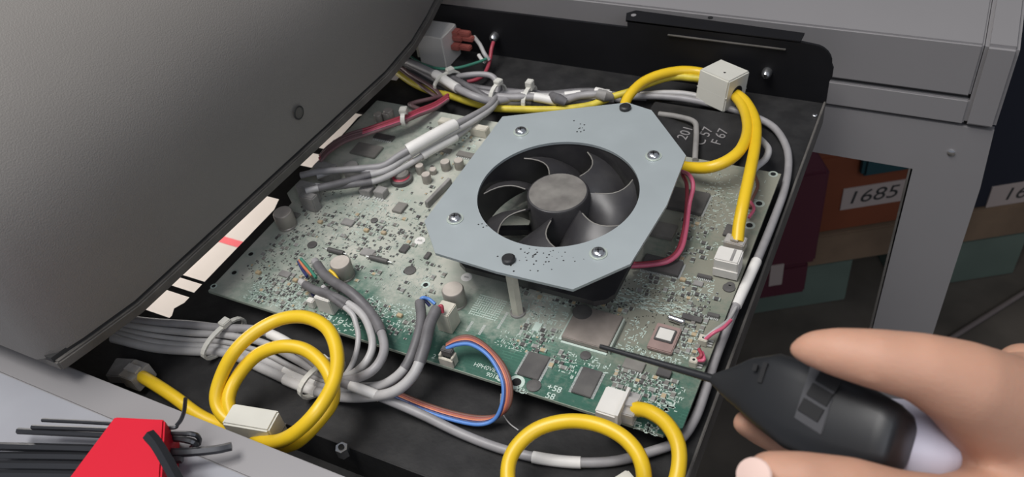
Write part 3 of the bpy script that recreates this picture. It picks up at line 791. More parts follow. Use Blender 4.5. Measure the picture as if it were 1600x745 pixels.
def ferrite_tilted():
    c = Vector((-.1061, .4256, .0022)); rv = Vector((-.1474, .0614, -.3729)); M3 = Matrix.Rotation(rv.length, 3, rv)
    X, Y, Z = M3.col[0].copy(), M3.col[1].copy(), M3.col[2].copy()
    t = thing('ferrite_block', (c.x, c.y, -.0105), 'ivory square ferrite block against the rear wall with yellow cable through it', 'ferrite clamp', 'ivory ferrite blocks')
    o = MB().obox(c, X, Y, Z, .0105, .01015, .0102).build('case', 'ivory', t, .0008, 40)
    MB().obox(c - Z * .001, X, Y, Z, .01053, .01018, .00012).build('case_seam', 'tie', t)
    MB().lathe(tuple(c + X * .0105 - Z * .001), [(.0050, -.0003), (.0050, .0003)], 20, tuple(X)).build('cable_mouth', 'slot', t)
    MB().lathe(tuple(c + X * .002 + Z * .0102 - Y * .003), [(.0007, 0), (.0007, .0002)], 12, tuple(Z)).build('pin_hole', 'slot', t)
ferrite_tilted()
t, cc2, ux2, uy2, ln2, wd2 = ferrite([(345, 661), (364, 629), (425, 657)], .0080, .0195, 'ivory ferrite block on the tray floor behind the front grey rail')
t, cc3, ux3, uy3, ln3, wd3 = ferrite([(958, 745), (980, 731), (1000, 742)], -.0040, .0230, 'ivory ferrite block just showing at the bottom edge by the yellow loop')

# ================================================================ YELLOW CABLES
Y = .0030
cable('yellow_cable', [(1152, 378, .008), (1155, 350, .012), (1162, 315, .016), (1172, 268, .017), (1180, 225, .014), (1180, 190, .009), (1168, 163, .004), (1152, 148, .001), (1135, 142, .000)], Y, 'yellow', 'yellow network cable from the ivory ferrite block down to the white socket at right')
cable('yellow_cable', [(1135, 142, .000), (1150, 152, .001), (1164, 175, .006), (1168, 205, .012), (1158, 232, .016), (1138, 250, .016), (1110, 261, .014), (1082, 262, .010), (1050, 258, .006)], Y, 'yellow', 'yellow network cable curling from the rear ferrite block under the fan bracket')
cable('yellow_cable', [(1110, 118, .002), (1088, 112, .002), (1060, 111, .003), (1030, 117, .004), (1005, 128, .004), (988, 143, .004), (978, 158, .002), (974, 176, .000)], Y, 'yellow', 'upper yellow cable running from the rear ferrite block to the back of the fan bracket')
cable('yellow_cable', [(1110, 126, .000), (1085, 122, .000), (1050, 120, .000), (1015, 130, -.002), (985, 143, -.004), (955, 152, -.006), (920, 165, -.008), (870, 171, -.008), (820, 171, -.008), (775, 169, -.007), (735, 160, -.006), (705, 150, -.005), (675, 143, -.006), (645, 130, -.007), (620, 112, -.008), (606, 98, -.008)], .0023, 'yellowd', 'long dusty yellow cable lying under the grey bundle along the rear of the tray')
cable('yellow_cable', [(222, 588, -.003), (245, 602, -.002), (275, 622, -.003), (310, 648, -.005), (345, 664, -.006), (380, 672, -.004), (420, 690, .002), (455, 680, .012), (493, 645, .020), (520, 600, .022), (527, 555, .024), (513, 515, .026), (480, 496, .026), (440, 498, .024), (400, 518, .022), (366, 550, .018), (345, 590, .010), (338, 625, .004), (352, 652, .000), (385, 670, -.002), (425, 695, -.004), (460, 692, .002), (495, 660, .008), (520, 622, .012), (512, 580, .016), (480, 548, .018), (440, 541, .018), (400, 556, .014), (370, 590, .008), (357, 622, .004), (362, 650, .000)], Y, 'yellow', 'yellow network cable coiled twice through the ferrite block at the front left')
cable('yellow_cable', [(992, 638, .008), (1015, 643, .011), (1040, 660, .012), (1058, 690, .012), (1061, 725, .010), (1050, 765, .006), (1020, 800, .000), (985, 790, -.008), (955, 800, -.002), (900, 830, .004), (840, 810, .004), (800, 770, .004), (794, 730, .006), (808, 697, .008), (840, 670, .010), (885, 658, .012), (930, 662, .014), (970, 680, .014), (996, 708, .012), (1006, 740, .008), (1003, 775, .000), (985, 790, -.006)], Y, 'yellow', 'yellow network cable looping along the bottom edge from the clear plug')

def plug(a, b, w, h, label, wire='gold'):
    """clear modular plug between points a (front) and b (cable end)"""
    a = Vector(a); b = Vector(b); d = (b - a).normalized(); up = Vector((0, 0, 1)); up = (up - d * up.dot(d)).normalized(); s = d.cross(up)
    L_ = (b - a).length; c = (a + b) / 2
    t = thing('modular_plug', tuple(c - up * h / 2), label, 'plug', 'clear modular plugs')
    MB().obox(c, d, s, up, L_ / 2, w / 2, h / 2).build('body', 'clear', t, .0004)
    MB().obox(c - d * L_ * .35, d, s, up, L_ * .12, w * .4, h * .3).build('contacts', wire, t)
    MB().obox(c + up * (h / 2 + .0009) + d * L_ * .05, d, s, up, L_ * .4, w * .18, .0005).build('latch', 'clear', t)
    MB().tube([c - d * L_ * .1, b + d * .001], .0026, 12).build('wire_core', 'yellow', t, smooth=True)
plug(un(972, 634, .006), un(997, 641, .006), .0115, .0066, 'clear plug in the white socket at the front right of the board')
plug(un(1145, 388, .006), un(1152, 374, .006), .0095, .0060, 'clear plug pushed into the white socket at the right side of the board')
plug(un(204, 582, -.006), un(226, 590, -.004), .0110, .0080, 'clear plug on the yellow cable end at the lower left of the tray')
o = tag(MB().obox(un(191, 579, -.009), (1, .3, 0), (-.3, 1, 0), (0, 0, 1), .005, .0055, .003).build('wall_jack', 'greycon', None, .0006), 'dark grey jack that takes the lower left clear plug', 'socket')

# ================================================================ GREY CABLES
G = .0019
gl = 'grey cables bundled along the lower left'
# lower-left bundle (left tie -> centre tie -> fan out)
bund = [
 ([(190, 497, -.006), (240, 503, -.005), (300, 507, -.003), (345, 512, -.002), (400, 515, -.001), (440, 530, 0), (480, 558, 0), (512, 585, 0), (540, 594, .002), (580, 580, .008), (600, 548, .010), (592, 510, .011), (570, 478, .012), (545, 455, .014), (510, 432, .012), (492, 408, .010)], .0021, 'grey', 'upper grey cable of the lower left bundle curving up to the front left capacitor'),
 ([(185, 505, -.007), (240, 514, -.006), (300, 520, -.005), (350, 523, -.004), (410, 535, -.003), (460, 560, -.002), (505, 585, -.002), (540, 588, .000), (568, 570, .006), (582, 540, .009), (574, 505, .011), (556, 482, .012), (520, 462, .012), (490, 452, .010), (470, 440, .008)], .0018, 'greyl', 'pale grey cable of the lower left bundle rising in the middle arc'),
 ([(180, 512, -.008), (240, 524, -.007), (300, 531, -.007), (350, 534, -.006), (410, 550, -.006), (460, 575, -.005), (510, 595, -.004), (535, 590, -.001), (552, 565, .004), (560, 530, .008), (556, 505, .010), (548, 488, .012), (520, 466, .0125), (505, 448, .011)], .0013, 'greyl', 'thin pale grey cable of the lower left bundle in the innermost arc'),
 ([(178, 520, -.009), (240, 535, -.009), (300, 541, -.009), (355, 543, -.009), (420, 565, -.009), (470, 590, -.008), (520, 605, -.006), (560, 605, -.004), (600, 600, 0), (632, 575, .006), (650, 535, .010), (658, 500, .012), (656, 472, .012)], .0021, 'greyl', 'grey cable of the lower left bundle rising to the left of the tall cream connector'),
 ([(176, 528, -.009), (240, 543, -.0095), (300, 548, -.0095), (355, 552, -.0095), (420, 580, -.0095), (470, 602, -.009), (520, 618, -.008), (570, 620, -.004), (615, 612, .002), (646, 585, .007), (662, 545, .012), (672, 505, .014), (683, 482, .015)], .0024, 'greyl', 'thick grey cable of the lower left bundle rising to the tall cream connector'),
]
for i, (P, r, m_, lb) in enumerate(bund):
    n = len(P)
    if i == 0: bands = [(n - 5.2, n - 1.2, 'greyd', 1.18, 'heat_shrink')]
    elif i == 1: bands = [(n - 3.6, n - 1.3, 'greyd', 1.18, 'heat_shrink')]
    elif i == 2: bands = [(n - 2.6, n - 1.2, 'greyd', 1.25, 'heat_shrink')]
    elif i == 3: bands = [(n - 3.9, n - 1.0, 'greyd', 1.12, 'heat_shrink')]
    else: bands = [(n - 3.5, n - 1.0, 'greyd', 1.12, 'heat_shrink')]
    if i in (0, 3, 4): bands.append((4.6, 5.6, 'sleeve', 1.15, 'marker_sleeve'))
    cable('grey_cable', P, r, m_, lb, bands=bands)
# long thin grey cable round the right side
cable('grey_cable', [(975, 152, -.006), (1010, 150, -.006), (1050, 152, -.006), (1090, 158, -.006), (1140, 170, -.007), (1180, 183, -.008), (1210, 200, -.008), (1228, 228, -.008), (1232, 258, -.008), (1226, 295, -.007), (1212, 335, -.006), (1192, 385, -.004), (1172, 430, -.003), (1150, 478, -.003), (1133, 520, -.004), (1116, 565, -.005), (1102, 610, -.006), (1085, 655, -.007), (1060, 688, -.008), (1015, 706, -.009), (960, 720, -.0095), (900, 722, -.0095), (840, 715, -.0095), (780, 700, -.0095), (720, 677, -.009), (660, 648, -.007), (600, 622, -.003), (560, 606, .002), (530, 596, .002)], .0021, 'grey',
      'long grey cable circling the right side and front of the circuit board', bands=[(11.6, 13.0, 'sleeve', 1.2, 'marker_sleeve'), (20.9, 22.2, 'sleeve', 1.2, 'marker_sleeve'), (26.2, 27.4, 'sleeve', 1.15, 'marker_sleeve')])
# rear bundle
rb = [
 ([(606, 85, -.004), (640, 98, 0), (680, 116, .002), (715, 138, .003), (745, 152, .002), (775, 158, -.002), (820, 150, -.004), (870, 155, -.006), (915, 150, -.006), (960, 155, -.007)], .0023, 'grey', 'thick grey cable crossing the top of the rear bundle', [(2.05, 3.0, 'sleeve', 1.25, 'marker_sleeve'), (5.9, 7.0, 'sleeve', 1.1, 'marker_sleeve')]),
 ([(612, 92, -.006), (650, 108, -.004), (690, 130, -.003), (730, 146, -.002), (770, 148, -.004), (820, 145, -.006), (870, 150, -.008), (920, 146, -.008), (970, 150, -.009), (1010, 152, -.009)], .0021, 'grey', 'grey cable low in the rear bundle with a white sleeve near the fan', [(6.3, 6.8, 'sleeve', 1.2, 'marker_sleeve'), (7.0, 7.7, 'sleeve', 1.45, 'marker_sleeve')]),
 ([(622, 100, -.008), (660, 120, -.008), (700, 142, -.008), (740, 155, -.008), (790, 158, -.009), (850, 162, -.009), (910, 158, -.0095), (960, 158, -.0095)], .0021, 'greyd', 'dark grey cable at the bottom of the rear bundle', []),
 ([(700, 124, -.004), (725, 118, .003), (752, 116, .004), (770, 120, .003), (778, 134, 0), (776, 150, -.004)], .0017, 'grey', 'grey cable bowed in a small arch over the rear bundle', []),
 ([(715, 130, -.006), (740, 136, -.004), (765, 140, -.004), (800, 143, -.005), (850, 147, -.007), (900, 143, -.007), (930, 143, -.006), (955, 150, -.007)], .0019, 'greyd', 'dusty grey cable along the far side of the rear bundle', [(6.0, 7.0, 'sleeve', 1.35, 'marker_sleeve')]),
 ([(1000, 148, -.006), (1040, 145, -.006), (1080, 148, -.007), (1120, 160, -.009)], .0016, 'greyl', 'short pale grey cable behind the fan bracket near the ferrite block', []),
]
rb += [([(720, 140, -.004), (750, 146, -.001), (790, 152, -.002), (835, 152, -.003), (875, 158, -.005), (905, 150, -.005), (940, 148, -.005), (970, 155, -.008)], .0023, 'grey', 'thick grey cable with a white sleeve just right of the standing cable tie', [(3.0, 3.9, 'sleeve', 1.15, 'marker_sleeve')]),
 ([(630, 95, -.003), (665, 104, -.001), (700, 118, .001), (735, 137, .001), (760, 152, -.001), (785, 160, -.005), (830, 160, -.007)], .0019, 'greyd', 'dark grey cable on the left shoulder of the rear bundle', [])]
for P, r, m_, lb, bands in rb: cable('grey_cable', P, r + .0002, m_, lb, bands=bands)
# bundle from rear tie down to the left connectors
lf = [
 ([(776, 150, -.002), (765, 165, .004), (740, 180, .010), (700, 200, .014), (660, 222, .015), (625, 242, .013), (600, 258, .011), (575, 262, .011), (540, 265, .012), (500, 268, .012), (470, 274, .011)], .0019, 'grey', 'dusty grey cable on top of the left bundle with a long white sleeve', [(2.75, 4.65, 'sleeve', 1.9, 'marker_sleeve')]),
 ([(778, 155, -.003), (768, 170, .003), (745, 186, .008), (705, 208, .011), (665, 228, .012), (632, 248, .010), (605, 265, .009), (575, 274, .009), (540, 284, .010), (505, 292, .011), (478, 298, .011)], .0018, 'greyl', 'pale grey cable in the left bundle ending at the lower housing', [(6.9, 9.3, 'greyd', 1.15, 'heat_shrink')]),
 ([(770, 160, -.004), (750, 184, .004), (712, 214, .007), (672, 236, .008), (640, 256, .007), (612, 272, .007), (585, 283, .007), (550, 288, .008), (515, 292, .008), (492, 290, .010)], .0017, 'greyl', 'lower pale grey cable of the left bundle with a shorter white sleeve', [(2.0, 3.4, 'sleeve', 1.5, 'marker_sleeve'), (6.2, 8.6, 'greyd', 1.15, 'heat_shrink')]),
 ([(774, 153, -.003), (755, 172, .003), (725, 188, .008), (690, 204, .010), (650, 228, .011), (615, 252, .009), (590, 268, .009), (560, 266, .010), (520, 268, .010), (495, 276, .010)], .0016, 'grey', 'thin grey cable hidden along the left bundle under the long sleeve', []),
]
for P, r, m_, lb, bands in lf: cable('grey_cable', P, r, m_, lb, bands=bands)
# red pair to the upper left housing
for k, (dy, m_, lb) in enumerate(((0, 'red', 'red wire on top of the pair running to the upper left housing'), (5, 'maroonw', 'dusty maroon wire below the red pair at upper left'), (-4, 'red', 'thin red wire at the upper side of the pair to the upper left housing'), (3, 'pink', 'pink wire twisted along the red pair at upper left'))):
    cable('signal_wire', [(700, 152 + dy, .000), (680, 165 + dy, .004), (655, 175 + dy, .008), (632, 185 + dy, .010), (600, 196 + dy, .011), (570, 206 + dy, .011), (540, 216 + dy, .012), (515, 232 + dy, .012), (500, 248 + dy, .011)], .0010 + .0002 * (k == 0), m_, lb, 'wire',
          bands=[(5.2, 7.9, 'maroonw', 1.15, 'heat_shrink')] if k in (0, 2, 3) else ())
for P, lb in (([(612, 92, -.006), (640, 115, -.004), (665, 130, -.003), (685, 145, -.002), (690, 160, 0), (675, 168, .004)], 'maroon wire curving down from the rear bundle beside the yellow cable'),
              ([(690, 150, 0), (670, 155, .003), (648, 160, .004), (644, 165, .004), (655, 170, .004), (640, 163, .003), (660, 158, .002)], 'dusty maroon wire folded into a small kink above the red pair'),
              ([(606, 92, -.007), (636, 118, -.006), (660, 136, -.005), (680, 150, -.003), (694, 158, -.002)], 'dark maroon wire under the first maroon wire at the rear left')):
    cable('signal_wire', P, .0013, 'maroonw', lb, 'wire')
# ribbon of coloured wires at the front
for k, (m_, c_) in enumerate((('brown', 'brown'), ('terracotta', 'brick red'), ('orange', 'orange'), ('navy', 'navy'), ('blue', 'blue'))):
    o_ = k * 3.0 - 6; i_ = o_
    cable('ribbon_wire', [(698, 541 + i_ * .5, .008), (715, 533 + i_ * .9, .010), (735, 532 + i_, .011), (758, 545 - 0 + i_ * 1.0, .011), (780 - i_ * .9, 570 + i_ * .3, .009), (792 - i_, 600, .006), (790 - i_, 632, .000), (775 - i_ * .6, 652 + i_ * .6, -.006), (745, 657 + i_, -.008), (700, 648 + i_, -.009), (655, 633 + i_, -.009), (615, 616 + i_, -.008)], .00085, m_,
          '%s wire of the five coloured ribbon wires curving over the front board edge' % c_, 'wire')
cable('stray_wire', [(783, 615, -.001), (783, 640, -.006), (795, 660, -.010), (810, 672, -.0115)], .0003, 'greyl', 'hair thin grey wire trailing on the tray beside the ribbon wires', 'wire')
# thin wires near connectors
for P, m_, lb in (([(656, 472, .012), (660, 465, .014), (670, 467, .013), (680, 475, .012)], 'blue', 'blue wire loop at the top of the front grey cables'),
                  ([(654, 470, .012), (664, 470, .011), (672, 478, .009)], 'navy', 'navy wire beside the blue loop at the grey cable ends'),
                  ([(684, 480, .016), (690, 478, .017), (692, 488, .014)], 'red', 'dark red wire at the top of the tall cream connector'),
                  ([(466, 408, .009), (472, 420, .008), (480, 432, .008)], 'navy', 'navy strand at the stripped end of the left grey cables'),
                  ([(468, 406, .010), (476, 418, .009), (488, 430, .009)], 'orange', 'orange strand at the stripped end of the left grey cables'),
                  ([(470, 404, .011), (482, 418, .010), (494, 434, .010)], 'greenw', 'green strand at the stripped end of the left grey cables'),
                  ([(468, 438, .008), (482, 448, .008), (490, 462, .006)], 'navy', 'navy wire bending down to the small white connector'),
                  ([(515, 422, .010), (522, 428, .009), (528, 437, .008)], 'yellow', 'thin yellow wire against the front left capacitor'),
                  ([(1100, 532, .003), (1115, 520, .006), (1130, 512, .006), (1142, 500, .004)], 'pink', 'pink lead from the upper cream socket to the tray edge'),
                  ([(1088, 562, .003), (1096, 555, .005), (1092, 545, .005)], 'red', 'red lead at the lower cream socket'),
                  ([(1090, 563, .003), (1100, 562, .004), (1097, 550, .004)], 'pink', 'pink lead crossing the red one at the lower cream socket'),
                  ([(1098, 530, .003), (1118, 515, .006), (1138, 500, .004), (1150, 480, .000)], 'greyl', 'white lead from the upper cream socket to the tray edge'),
                  ([(1185, 215, .000), (1200, 232, .002), (1196, 248, .002), (1180, 262, .002), (1172, 275, .001)], 'greyl', 'bare pale wire bent beside the right yellow cable'),
                  ([(1178, 270, .001), (1184, 290, .002), (1176, 310, .002), (1172, 325, .001)], 'brown', 'brown wire stub beside the right yellow cable'),
                  ([(1168, 310, .001), (1178, 325, .003), (1170, 340, .002)], 'pink', 'frayed pink wire by the two board holes at right')):
    cable('hookup_wire', P, .0019 if 'bare pale' in lb else .0008, m_, lb, 'wire')
o = cable('power_lead', [(1030, 178, -.004), (1058, 182, -.002), (1084, 190, 0), (1088, 205, 0), (1087, 230, .001), (1086, 250, .001)], .0016, 'greycon', 'dusty bent lead lying over the black heat plate with white marks', 'wire')

# ties
def tie(x, y, z, rx, rz, d, label, head=True, hs=.0016):
    """nylon tie: loop round a bundle; d = direction of the bundle in plan"""
    c = un(x, y, z); t = thing('cable_tie', tuple(c), label, 'cable tie', 'nylon cable ties')
    d = Vector(d).normalized(); s = Vector((-d.y, d.x, 0))
    ring = [c + s * rx * math.cos(a) + Vector((0, 0, rz * math.sin(a))) for a in [2 * math.pi * i / 24 for i in range(25)]]
    b = MB()
    for p_, q_ in zip(ring, ring[1:]):
        e = (q_ - p_); u = d.cross(e.normalized()); b.obox((p_ + q_) / 2, d, e, u, .0013, e.length * .56, .0005)
    b.build('strap', 'tie', t)
    if head: MB().obox(c + s * rx * .3 + Vector((0, 0, rz + .001)), d, s, (0, 0, 1), .0022, .0024, hs).build('head', 'tie', t, .0004)
X1 = (1, 0, 0)
tie(350, 528, -.0052, .0130, .0062, (1, -.15, 0), 'natural cable tie round the lower left grey bundle near the hood')
tie(503, 590, -.004, .0120, .0075, (1, -.35, 0), 'natural cable tie round the lower bundle between the yellow loops')
tie(827, 152, -.006, .0090, .0065, (1, 0, 0), 'natural cable tie standing proud on the rear bundle left of the fan bracket', hs=.003)
tie(778, 150, -.003, .0075, .0080, (1, -.2, 0), 'white cable tie at the elbow where the rear bundle splits')
tie(700, 128, -.001, .0100, .0065, (1, -.6, 0), 'natural cable tie on the rear bundle below the green wire')
tie(632, 185, .0105, .0045, .0038, (1, .35, 0), 'white cable tie round the red wires at upper left')
# bundle end wad, dark heat shrink ends
p = un(876, 155, -.004)
tag(MB().tube([un(862, 150, -.003), un(872, 155, -.002), un(884, 160, -.004)], [.0028, .0036, .0026], 14).build('rubber_boot', 'greyd', None, smooth=True), 'dark grey rubber boot in the rear bundle left of the fan bracket', 'boot')
tag(MB().tube([un(935, 147, -.003), un(946, 150, -.003), un(956, 152, -.005)], [.0034, .0036, .0022], 14).build('rubber_boot', 'greycon', None, smooth=True), 'dusty grey boot next to the white sleeve behind the fan bracket', 'boot')

# mains filter with spade terminals in the rear left corner
def filt():
    x0, x1, y0, y1 = rect([(668, 32), (712, 34), (693, 59), (648, 56)], .012)
    t = thing('mains_filter', ((x0 + x1) / 2, (y0 + y1) / 2, -.012), 'metal mains filter box in the rear left corner with red terminals', 'filter')
    MB().box(x0, x1, y0, min(y1, .443), -.012, .012).build('case', mat('dull_filter_can', (.75, .72, .68), .4, .2), t, .0008, 40)
    zs = [.008, .003, -.002]
    for i, (x, y, z) in enumerate(((708, 50, .008), (716, 58, .005), (712, 72, .0))):
        a = un(x, y, z); a.x = max(a.x, x1 + .001)
        o = MB().box(x1, a.x + .004, a.y - .003, a.y + .003, z - .002, z + .002).build('terminal_boot', 'terracotta', t, .0007)
        MB().box(a.x + .004, a.x + .012, a.y - .0022, a.y + .0022, z - .0015, z + .0018).build('terminal_grip', 'terracotta', o, .0006)
    MB().box(x0 - .002, x0, y0 + .001, y0 + .004, -.006, .004).build('tab', 'beigecon', t)
filt()
cable('ground_wire', [(640, 88, -.004), (660, 100, .000), (685, 107, .003), (715, 106, .003), (745, 98, .001), (760, 92, .000)], .0010, 'greenw', 'green earth wire sagging under the mains filter', 'wire')
cable('lead_wire', [(741, 58, .004), (750, 70, .004), (757, 84, .002), (764, 94, -.002)], .0014, 'greyl', 'pale grey lead dropping from the red terminals', 'wire')
cable('lead_wire', [(748, 86, -.002), (752, 92, -.003), (758, 97, -.004)], .0013, 'sleeve', 'short white sleeved lead under the red terminals', 'wire')
cable('ring_terminal_wire', [(771, 66, .004), (768, 76, .002), (766, 90, -.002), (762, 105, -.005), (755, 118, -.006), (745, 124, -.006), (730, 128, -.006)], .0013, 'red', 'red wire dropping from the ground screw in the rear wall', 'wire')

# black heat plate with handwritten marks
x0, x1, y0, y1 = rect([(1000, 158), (1150, 180), (1110, 262), (1010, 250)], -.004)
t = thing('heat_plate', ((x0 + x1) / 2, (y0 + y1) / 2, -.012), 'black plate with handwritten white marks behind the fan bracket', 'plate')
MB().box(-.142, -.082, .3600, .4090, -.012, -.004).build('body', 'black', t, .0008)
for s_, x, y in (('201', 1071, 208), ('C 57', 1100, 213), ('F 67', 1125, 214)):
    text('handwriting', s_, .0085, un(x, y, -.0037), (.06, 1, 0), (-1, .06, 0), 'chalk', t, shear=.1)

# ================================================================ HEX KEYS
PZ = .0200
hold = [un(x, y, .036) for x, y in ((178, 650), (257, 654), (250, 770), (92, 765))]
t = thing('hex_key_holder', (sum(p.x for p in hold) / 4, sum(p.y for p in hold) / 4, PZ), 'bright red plastic hex key holder on the pale front sheet', 'tool holder')
MB().prism([p.xy for p in hold], PZ, .0360).build('body', 'redp', t, .0008)
def key(P, r, label):
    o = MB().tube(spline(P, 8), r, 6).build('hex_key', 'keym', None); return tag(o, label, 'hex key', 'hex keys in the red holder')
hk = [
 ([(66, 656, .031), (165, 661, .031), (262, 668, .031), (292, 664, .030), (290, 620, .030)][:3] + [(278, 662, .031), (287, 645, .034), (290, 622, .040)], .0008, 'thinnest hex key with its short arm pointing up right of the red holder'),
 ([(50, 667, .029), (160, 671, .029), (262, 676, .029), (300, 678, .029), (311, 684, .026), (310, 694, .0225)], .0010, 'thin hex key whose bent arm curls down first right of the red holder'),
 ([(28, 673, .027), (155, 679, .027), (262, 684, .027), (295, 688, .027), (306, 694, .025), (300, 700, .0225)], .0013, 'third hex key from the top, silvery end poking out left'),
 ([(-10, 697, .028), (140, 701, .028), (262, 707, .028), (330, 703, .027), (362, 697, .026)], .0017, 'long hex key whose short arm reaches far right on the pale sheet'),
 ([(-20, 712, .027), (130, 714, .027), (240, 718, .027), (285, 716, .026)], .0018, 'hex key just below the long one, left of the red holder'),
 ([(-20, 727, .027), (130, 729, .027), (235, 733, .027), (270, 732, .026)], .0020, 'second lowest hex key at the bottom left corner'),
 ([(-20, 743, .027), (120, 745, .027), (225, 748, .027), (262, 749, .026)], .0022, 'lowest hex key at the bottom left corner'),
 ([(233, 680, .043), (245, 694, .042), (262, 722, .040), (285, 765, .038)], .0026, 'thick hex key lying across the right side of the red holder'),
]
for P, r, lb in hk: key([un(*p) for p in P], r, lb)

# ================================================================ HAND AND BLOWER NOZZLE
def caps(chains, name, m_, parent, vox=.0013):
    """one continuous surface: overlapping tapered spheres fused by voxel remesh"""
    bm = bmesh.new()
    for ch in chains:
        pts = []
        for (a, ra), (b, rb_) in zip(ch, ch[1:]):
            n = max(2, int((b - a).length / (min(ra, rb_) * .28)))
            for i in range(n + 1): pts.append((a.lerp(b, i / n), ra + (rb_ - ra) * i / n))
        for c, r in pts:
            bmesh.ops.create_uvsphere(bm, u_segments=16, v_segments=10, radius=r, matrix=Matrix.Translation(c))
    me = bpy.data.meshes.new(name); bm.to_mesh(me); bm.free(); me.materials.append(K[m_])
    o = link(name, me, parent)
    md = o.modifiers.new('fuse', 'REMESH'); md.mode = 'VOXEL'; md.voxel_size = vox; md.use_smooth_shade = True
    sm = o.modifiers.new('soften', 'SMOOTH'); sm.factor = .6; sm.iterations = 14
    return o
def ch(*q):
    return [(und(x, y, d), r * d / FPX) for x, y, d, r in q]
hand = thing('person_hand', tuple(und(1600, 760, .27)), 'person hand reaching in from the right holding a black nozzle between thumb and fingers', 'person')
chains = [
  ch((1247, 546, .227, 17), (1272, 545, .225, 30), (1310, 550, .222, 40), (1370, 561, .219, 49), (1440, 574, .218, 56), (1505, 602, .221, 72), (1578, 650, .233, 96)),   # index
  ch((1163, 660, .262, 21), (1192, 672, .265, 27), (1270, 708, .270, 30), (1350, 725, .272, 38), (1450, 735, .270, 46), (1560, 720, .264, 60)),     # middle
  ch((1225, 785, .282, 26), (1290, 800, .286, 34), (1390, 800, .286, 44), (1500, 770, .28, 50), (1600, 740, .272, 60)),                              # ring
  ch((1300, 860, .300, 28), (1370, 860, .302, 34), (1460, 840, .298, 40), (1580, 810, .29, 52)),                                                      # little
  ch((1204, 744, .215, 41), (1255, 752, .213, 48), (1330, 764, .212, 51), (1400, 786, .213, 54), (1480, 808, .218, 66), (1580, 820, .232, 98)),   # thumb
  ch((1578, 650, .233, 96), (1594, 700, .238, 113), (1610, 770, .245, 130), (1720, 780, .25, 135), (1850, 850, .26, 125), (2050, 900, .27, 120)),
  ch((1600, 640, .235, 92), (1720, 700, .24, 110), (1850, 850, .26, 120)),
  ch((1600, 580, .262, 46), (1680, 620, .262, 60)),
]
caps(chains, 'hand', 'skin', hand)
# thumb nail
c = und(1176, 742, .2075); vx = (und(1230, 752, .2065) - c).normalized(); vz = (CAM - c).normalized(); vz = (vz - vx * .75).normalized()
vy = vz.cross(vx).normalized(); vx = vy.cross(vz).normalized()
b = MB(); b.lathe((0, 0, 0), [(1, -.2), (.95, .0), (.6, .12), (.2, .18)], 20)
bmesh.ops.transform(b.bm, matrix=Matrix(((vx.x * .0050, vy.x * .0044, vz.x * .003, c.x), (vx.y * .0050, vy.y * .0044, vz.y * .003, c.y), (vx.z * .0050, vy.z * .0044, vz.z * .003, c.z), (0, 0, 0, 1))), verts=b.bm.verts[:])
b.build('thumb_nail', 'nail', hand, smooth=True)

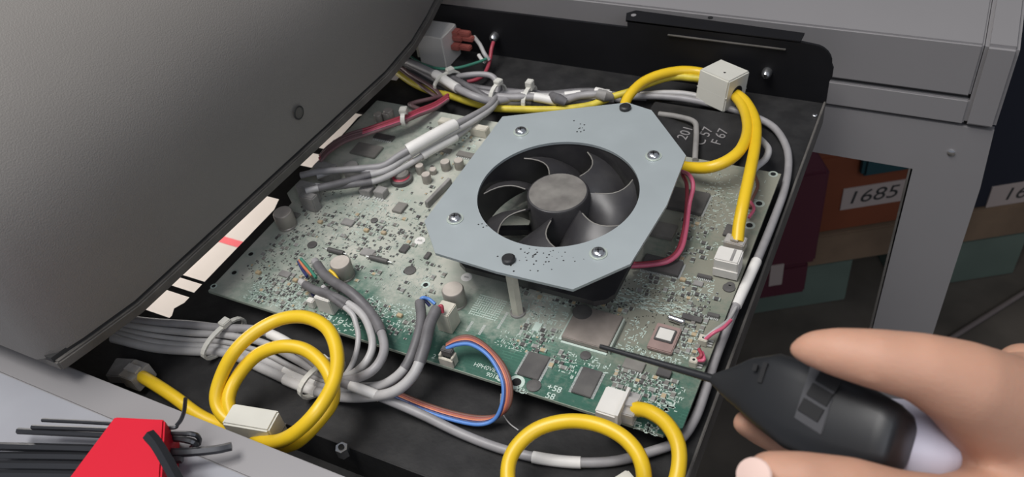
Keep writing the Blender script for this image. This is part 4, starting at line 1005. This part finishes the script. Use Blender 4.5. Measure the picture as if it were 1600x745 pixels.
def device():
    D = .238
    a = und(1120, 592, .262); bq = und(1408, 694, .228)
    t = thing('blower_nozzle', tuple((a + bq) / 2), 'black plastic handheld nozzle with three vent slots, held in the hand', 'tool')
    # stations: (px, py, depth, half width px, half thickness mm)
    st = [(1115, 592, .266, 8, .0018), (1141, 598, .262, 24, .0040), (1171, 601, .257, 42, .0062), (1211, 613, .251, 61, .0085), (1255, 636, .245, 70, .0100), (1300, 655, .239, 70, .0108), (1345, 671, .234, 67, .0110), (1382, 684, .229, 60, .0108), (1404, 692, .226, 50, .0098), (1411, 695, .225, 40, .008)]
    bm = bmesh.new(); rings = []; n = 24
    ctr = [und(s[0], s[1], s[2]) for s in st]
    ax = (ctr[-1] - ctr[0]).normalized(); view = (ctr[5] - CAM).normalized(); side = ax.cross(view).normalized(); up = side.cross(ax).normalized()
    if up.dot(view) > 0: up = -up
    for c, s in zip(ctr, st):
        hw = s[3] * s[2] / FPX; ht = s[4]; row = []
        for k in range(n):
            an = 2 * math.pi * k / n; cx_, sx_ = math.cos(an), math.sin(an); e = .55
            row.append(bm.verts.new(c + side * hw * math.copysign(abs(cx_) ** e, cx_) + up * ht * math.copysign(abs(sx_) ** e, sx_)))
        rings.append(row)
    for p_, q_ in zip(rings, rings[1:]):
        for k in range(n): bm.faces.new([p_[k], p_[(k + 1) % n], q_[(k + 1) % n], q_[k]])
    bm.faces.new(rings[0]); bm.faces.new(rings[-1][::-1])
    mb = MB(); mb.bm.free(); mb.bm = bm; body = mb.build('body', 'device', t, smooth=50)
    # raised slot panel in paler grey painting in the lit facet; three vents on top
    def top(x, y, extra=0):
        f = (x - 1240 + (y - 628) * .5) / 130; d = .246 - .0135 * f * .9
        return und(x, y, d) + up * 0
    def onface(x, y, lift):
        r = ray(x, y).normalized(); c0 = ctr[5] + up * (.0105 + lift); return CAM + r * ((c0 - CAM).dot(up) / r.dot(up))
    c = onface(1268, 630, -.0002); q3 = (side * .55 + ax * -.25).normalized()
    MB().obox(onface(1277, 618, .0001), (ax + side * .22 * (1 if side.dot(AX.transposed() @ Vector((0, 1, 0))) > 0 else -1)), side, up, .0044, .0088, .0003).build('lit_vent_panel', 'mid', body, .0002)
    dn = side if side.dot(AX.transposed() @ Vector((0, 1, 0))) > 0 else -side
    sl = (ax + dn * .22).normalized(); st_ = sl.cross(up).normalized()
    for (x, y) in ((1295, 594), (1281, 616), (1267, 640)):
        MB().obox(onface(x, y, .0006), sl, st_, up, .0032, .0019, .0003).build('vent_slot', 'slot', body)
    for (x, y, l) in ((1192, 582, .0030), (1180, 574, .0010)):
        c = onface(x, y, -.0012); MB().obox(c, side, ax, up, l, .0007, .0004).build('grip_groove', 'slot', body)
    # slim nozzle tip reaching over the board
    tip = und(938, 541, .290)
    MB().tube([tip, tip.lerp(ctr[0], .5), ctr[0], ctr[1]], [.0008, .0011, .0014, .0020], 14).build('nozzle_tip', 'device', t, smooth=True)
    # pale rear cap
    c0 = und(1395, 688, .243); c1 = und(1462, 702, .243)
    d = (c1 - c0).normalized()
    MB().lathe(tuple(c0), [(.0115, -.003), (.0126, .004), (.0132, .009), (.0128, .0125), (.010, .016), (.004, .018)], 36, tuple(d)).build('rear_cap', 'lav', t, smooth=True, label='pale lavender rear cap')
device()

# ================================================================ BACKGROUND, RIGHT
P0 = Vector((-.145, .793, 0)); SD = Vector((.309, .189, 0)).normalized(); ND = Vector((-SD.y, SD.x, 0))
def sbox(s0, s1, n0, n1, z0, z1, b=None):
    b = b or MB(); c = P0 + SD * (s0 + s1) / 2 + ND * (n0 + n1) / 2 + Vector((0, 0, (z0 + z1) / 2))
    return b.obox(c, SD, ND, (0, 0, 1), (s1 - s0) / 2, (n1 - n0) / 2, (z1 - z0) / 2)
def sp(s, n, z): return P0 + SD * s + ND * n + Vector((0, 0, z))
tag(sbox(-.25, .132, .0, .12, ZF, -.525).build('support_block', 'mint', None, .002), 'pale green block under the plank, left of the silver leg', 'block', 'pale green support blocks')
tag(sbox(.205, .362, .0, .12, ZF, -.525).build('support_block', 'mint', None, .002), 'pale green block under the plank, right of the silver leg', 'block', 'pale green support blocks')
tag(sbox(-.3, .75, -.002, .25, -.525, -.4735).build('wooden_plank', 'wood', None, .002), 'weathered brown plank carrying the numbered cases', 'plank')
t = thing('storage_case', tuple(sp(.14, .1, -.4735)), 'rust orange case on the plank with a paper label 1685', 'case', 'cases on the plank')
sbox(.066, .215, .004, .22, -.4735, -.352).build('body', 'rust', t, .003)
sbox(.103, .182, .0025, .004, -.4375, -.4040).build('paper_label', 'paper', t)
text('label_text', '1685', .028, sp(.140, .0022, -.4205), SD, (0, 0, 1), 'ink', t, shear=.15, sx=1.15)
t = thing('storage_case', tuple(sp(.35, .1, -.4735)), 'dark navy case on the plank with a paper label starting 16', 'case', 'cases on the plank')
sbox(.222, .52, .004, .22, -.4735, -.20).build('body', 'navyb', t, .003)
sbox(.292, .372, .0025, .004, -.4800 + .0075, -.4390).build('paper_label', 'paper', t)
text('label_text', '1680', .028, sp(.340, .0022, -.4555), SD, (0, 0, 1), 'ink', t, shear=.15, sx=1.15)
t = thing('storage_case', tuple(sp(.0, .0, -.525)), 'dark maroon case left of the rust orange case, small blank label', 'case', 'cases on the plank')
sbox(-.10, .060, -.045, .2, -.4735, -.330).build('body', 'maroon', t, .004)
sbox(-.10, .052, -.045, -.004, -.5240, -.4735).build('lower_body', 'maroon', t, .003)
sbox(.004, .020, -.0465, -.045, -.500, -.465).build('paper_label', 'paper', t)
tag(sbox(.116, .205, -.010, .003, -.380, -.345).build('folded_cloth', 'teal', None, .004), 'dark teal cloth hanging over the top edge of the rust orange case', 'cloth')
a = un(1480, 532, ZF + .004); b2 = un(1640, 432, ZF + .004)
tag(MB().tube([a, b2], .0035, 10).build('floor_rod', mat('dull_rod', (.16, .13, .12), .6), None, smooth=True), 'thin dull brown rod lying on the dark floor at right', 'rod')
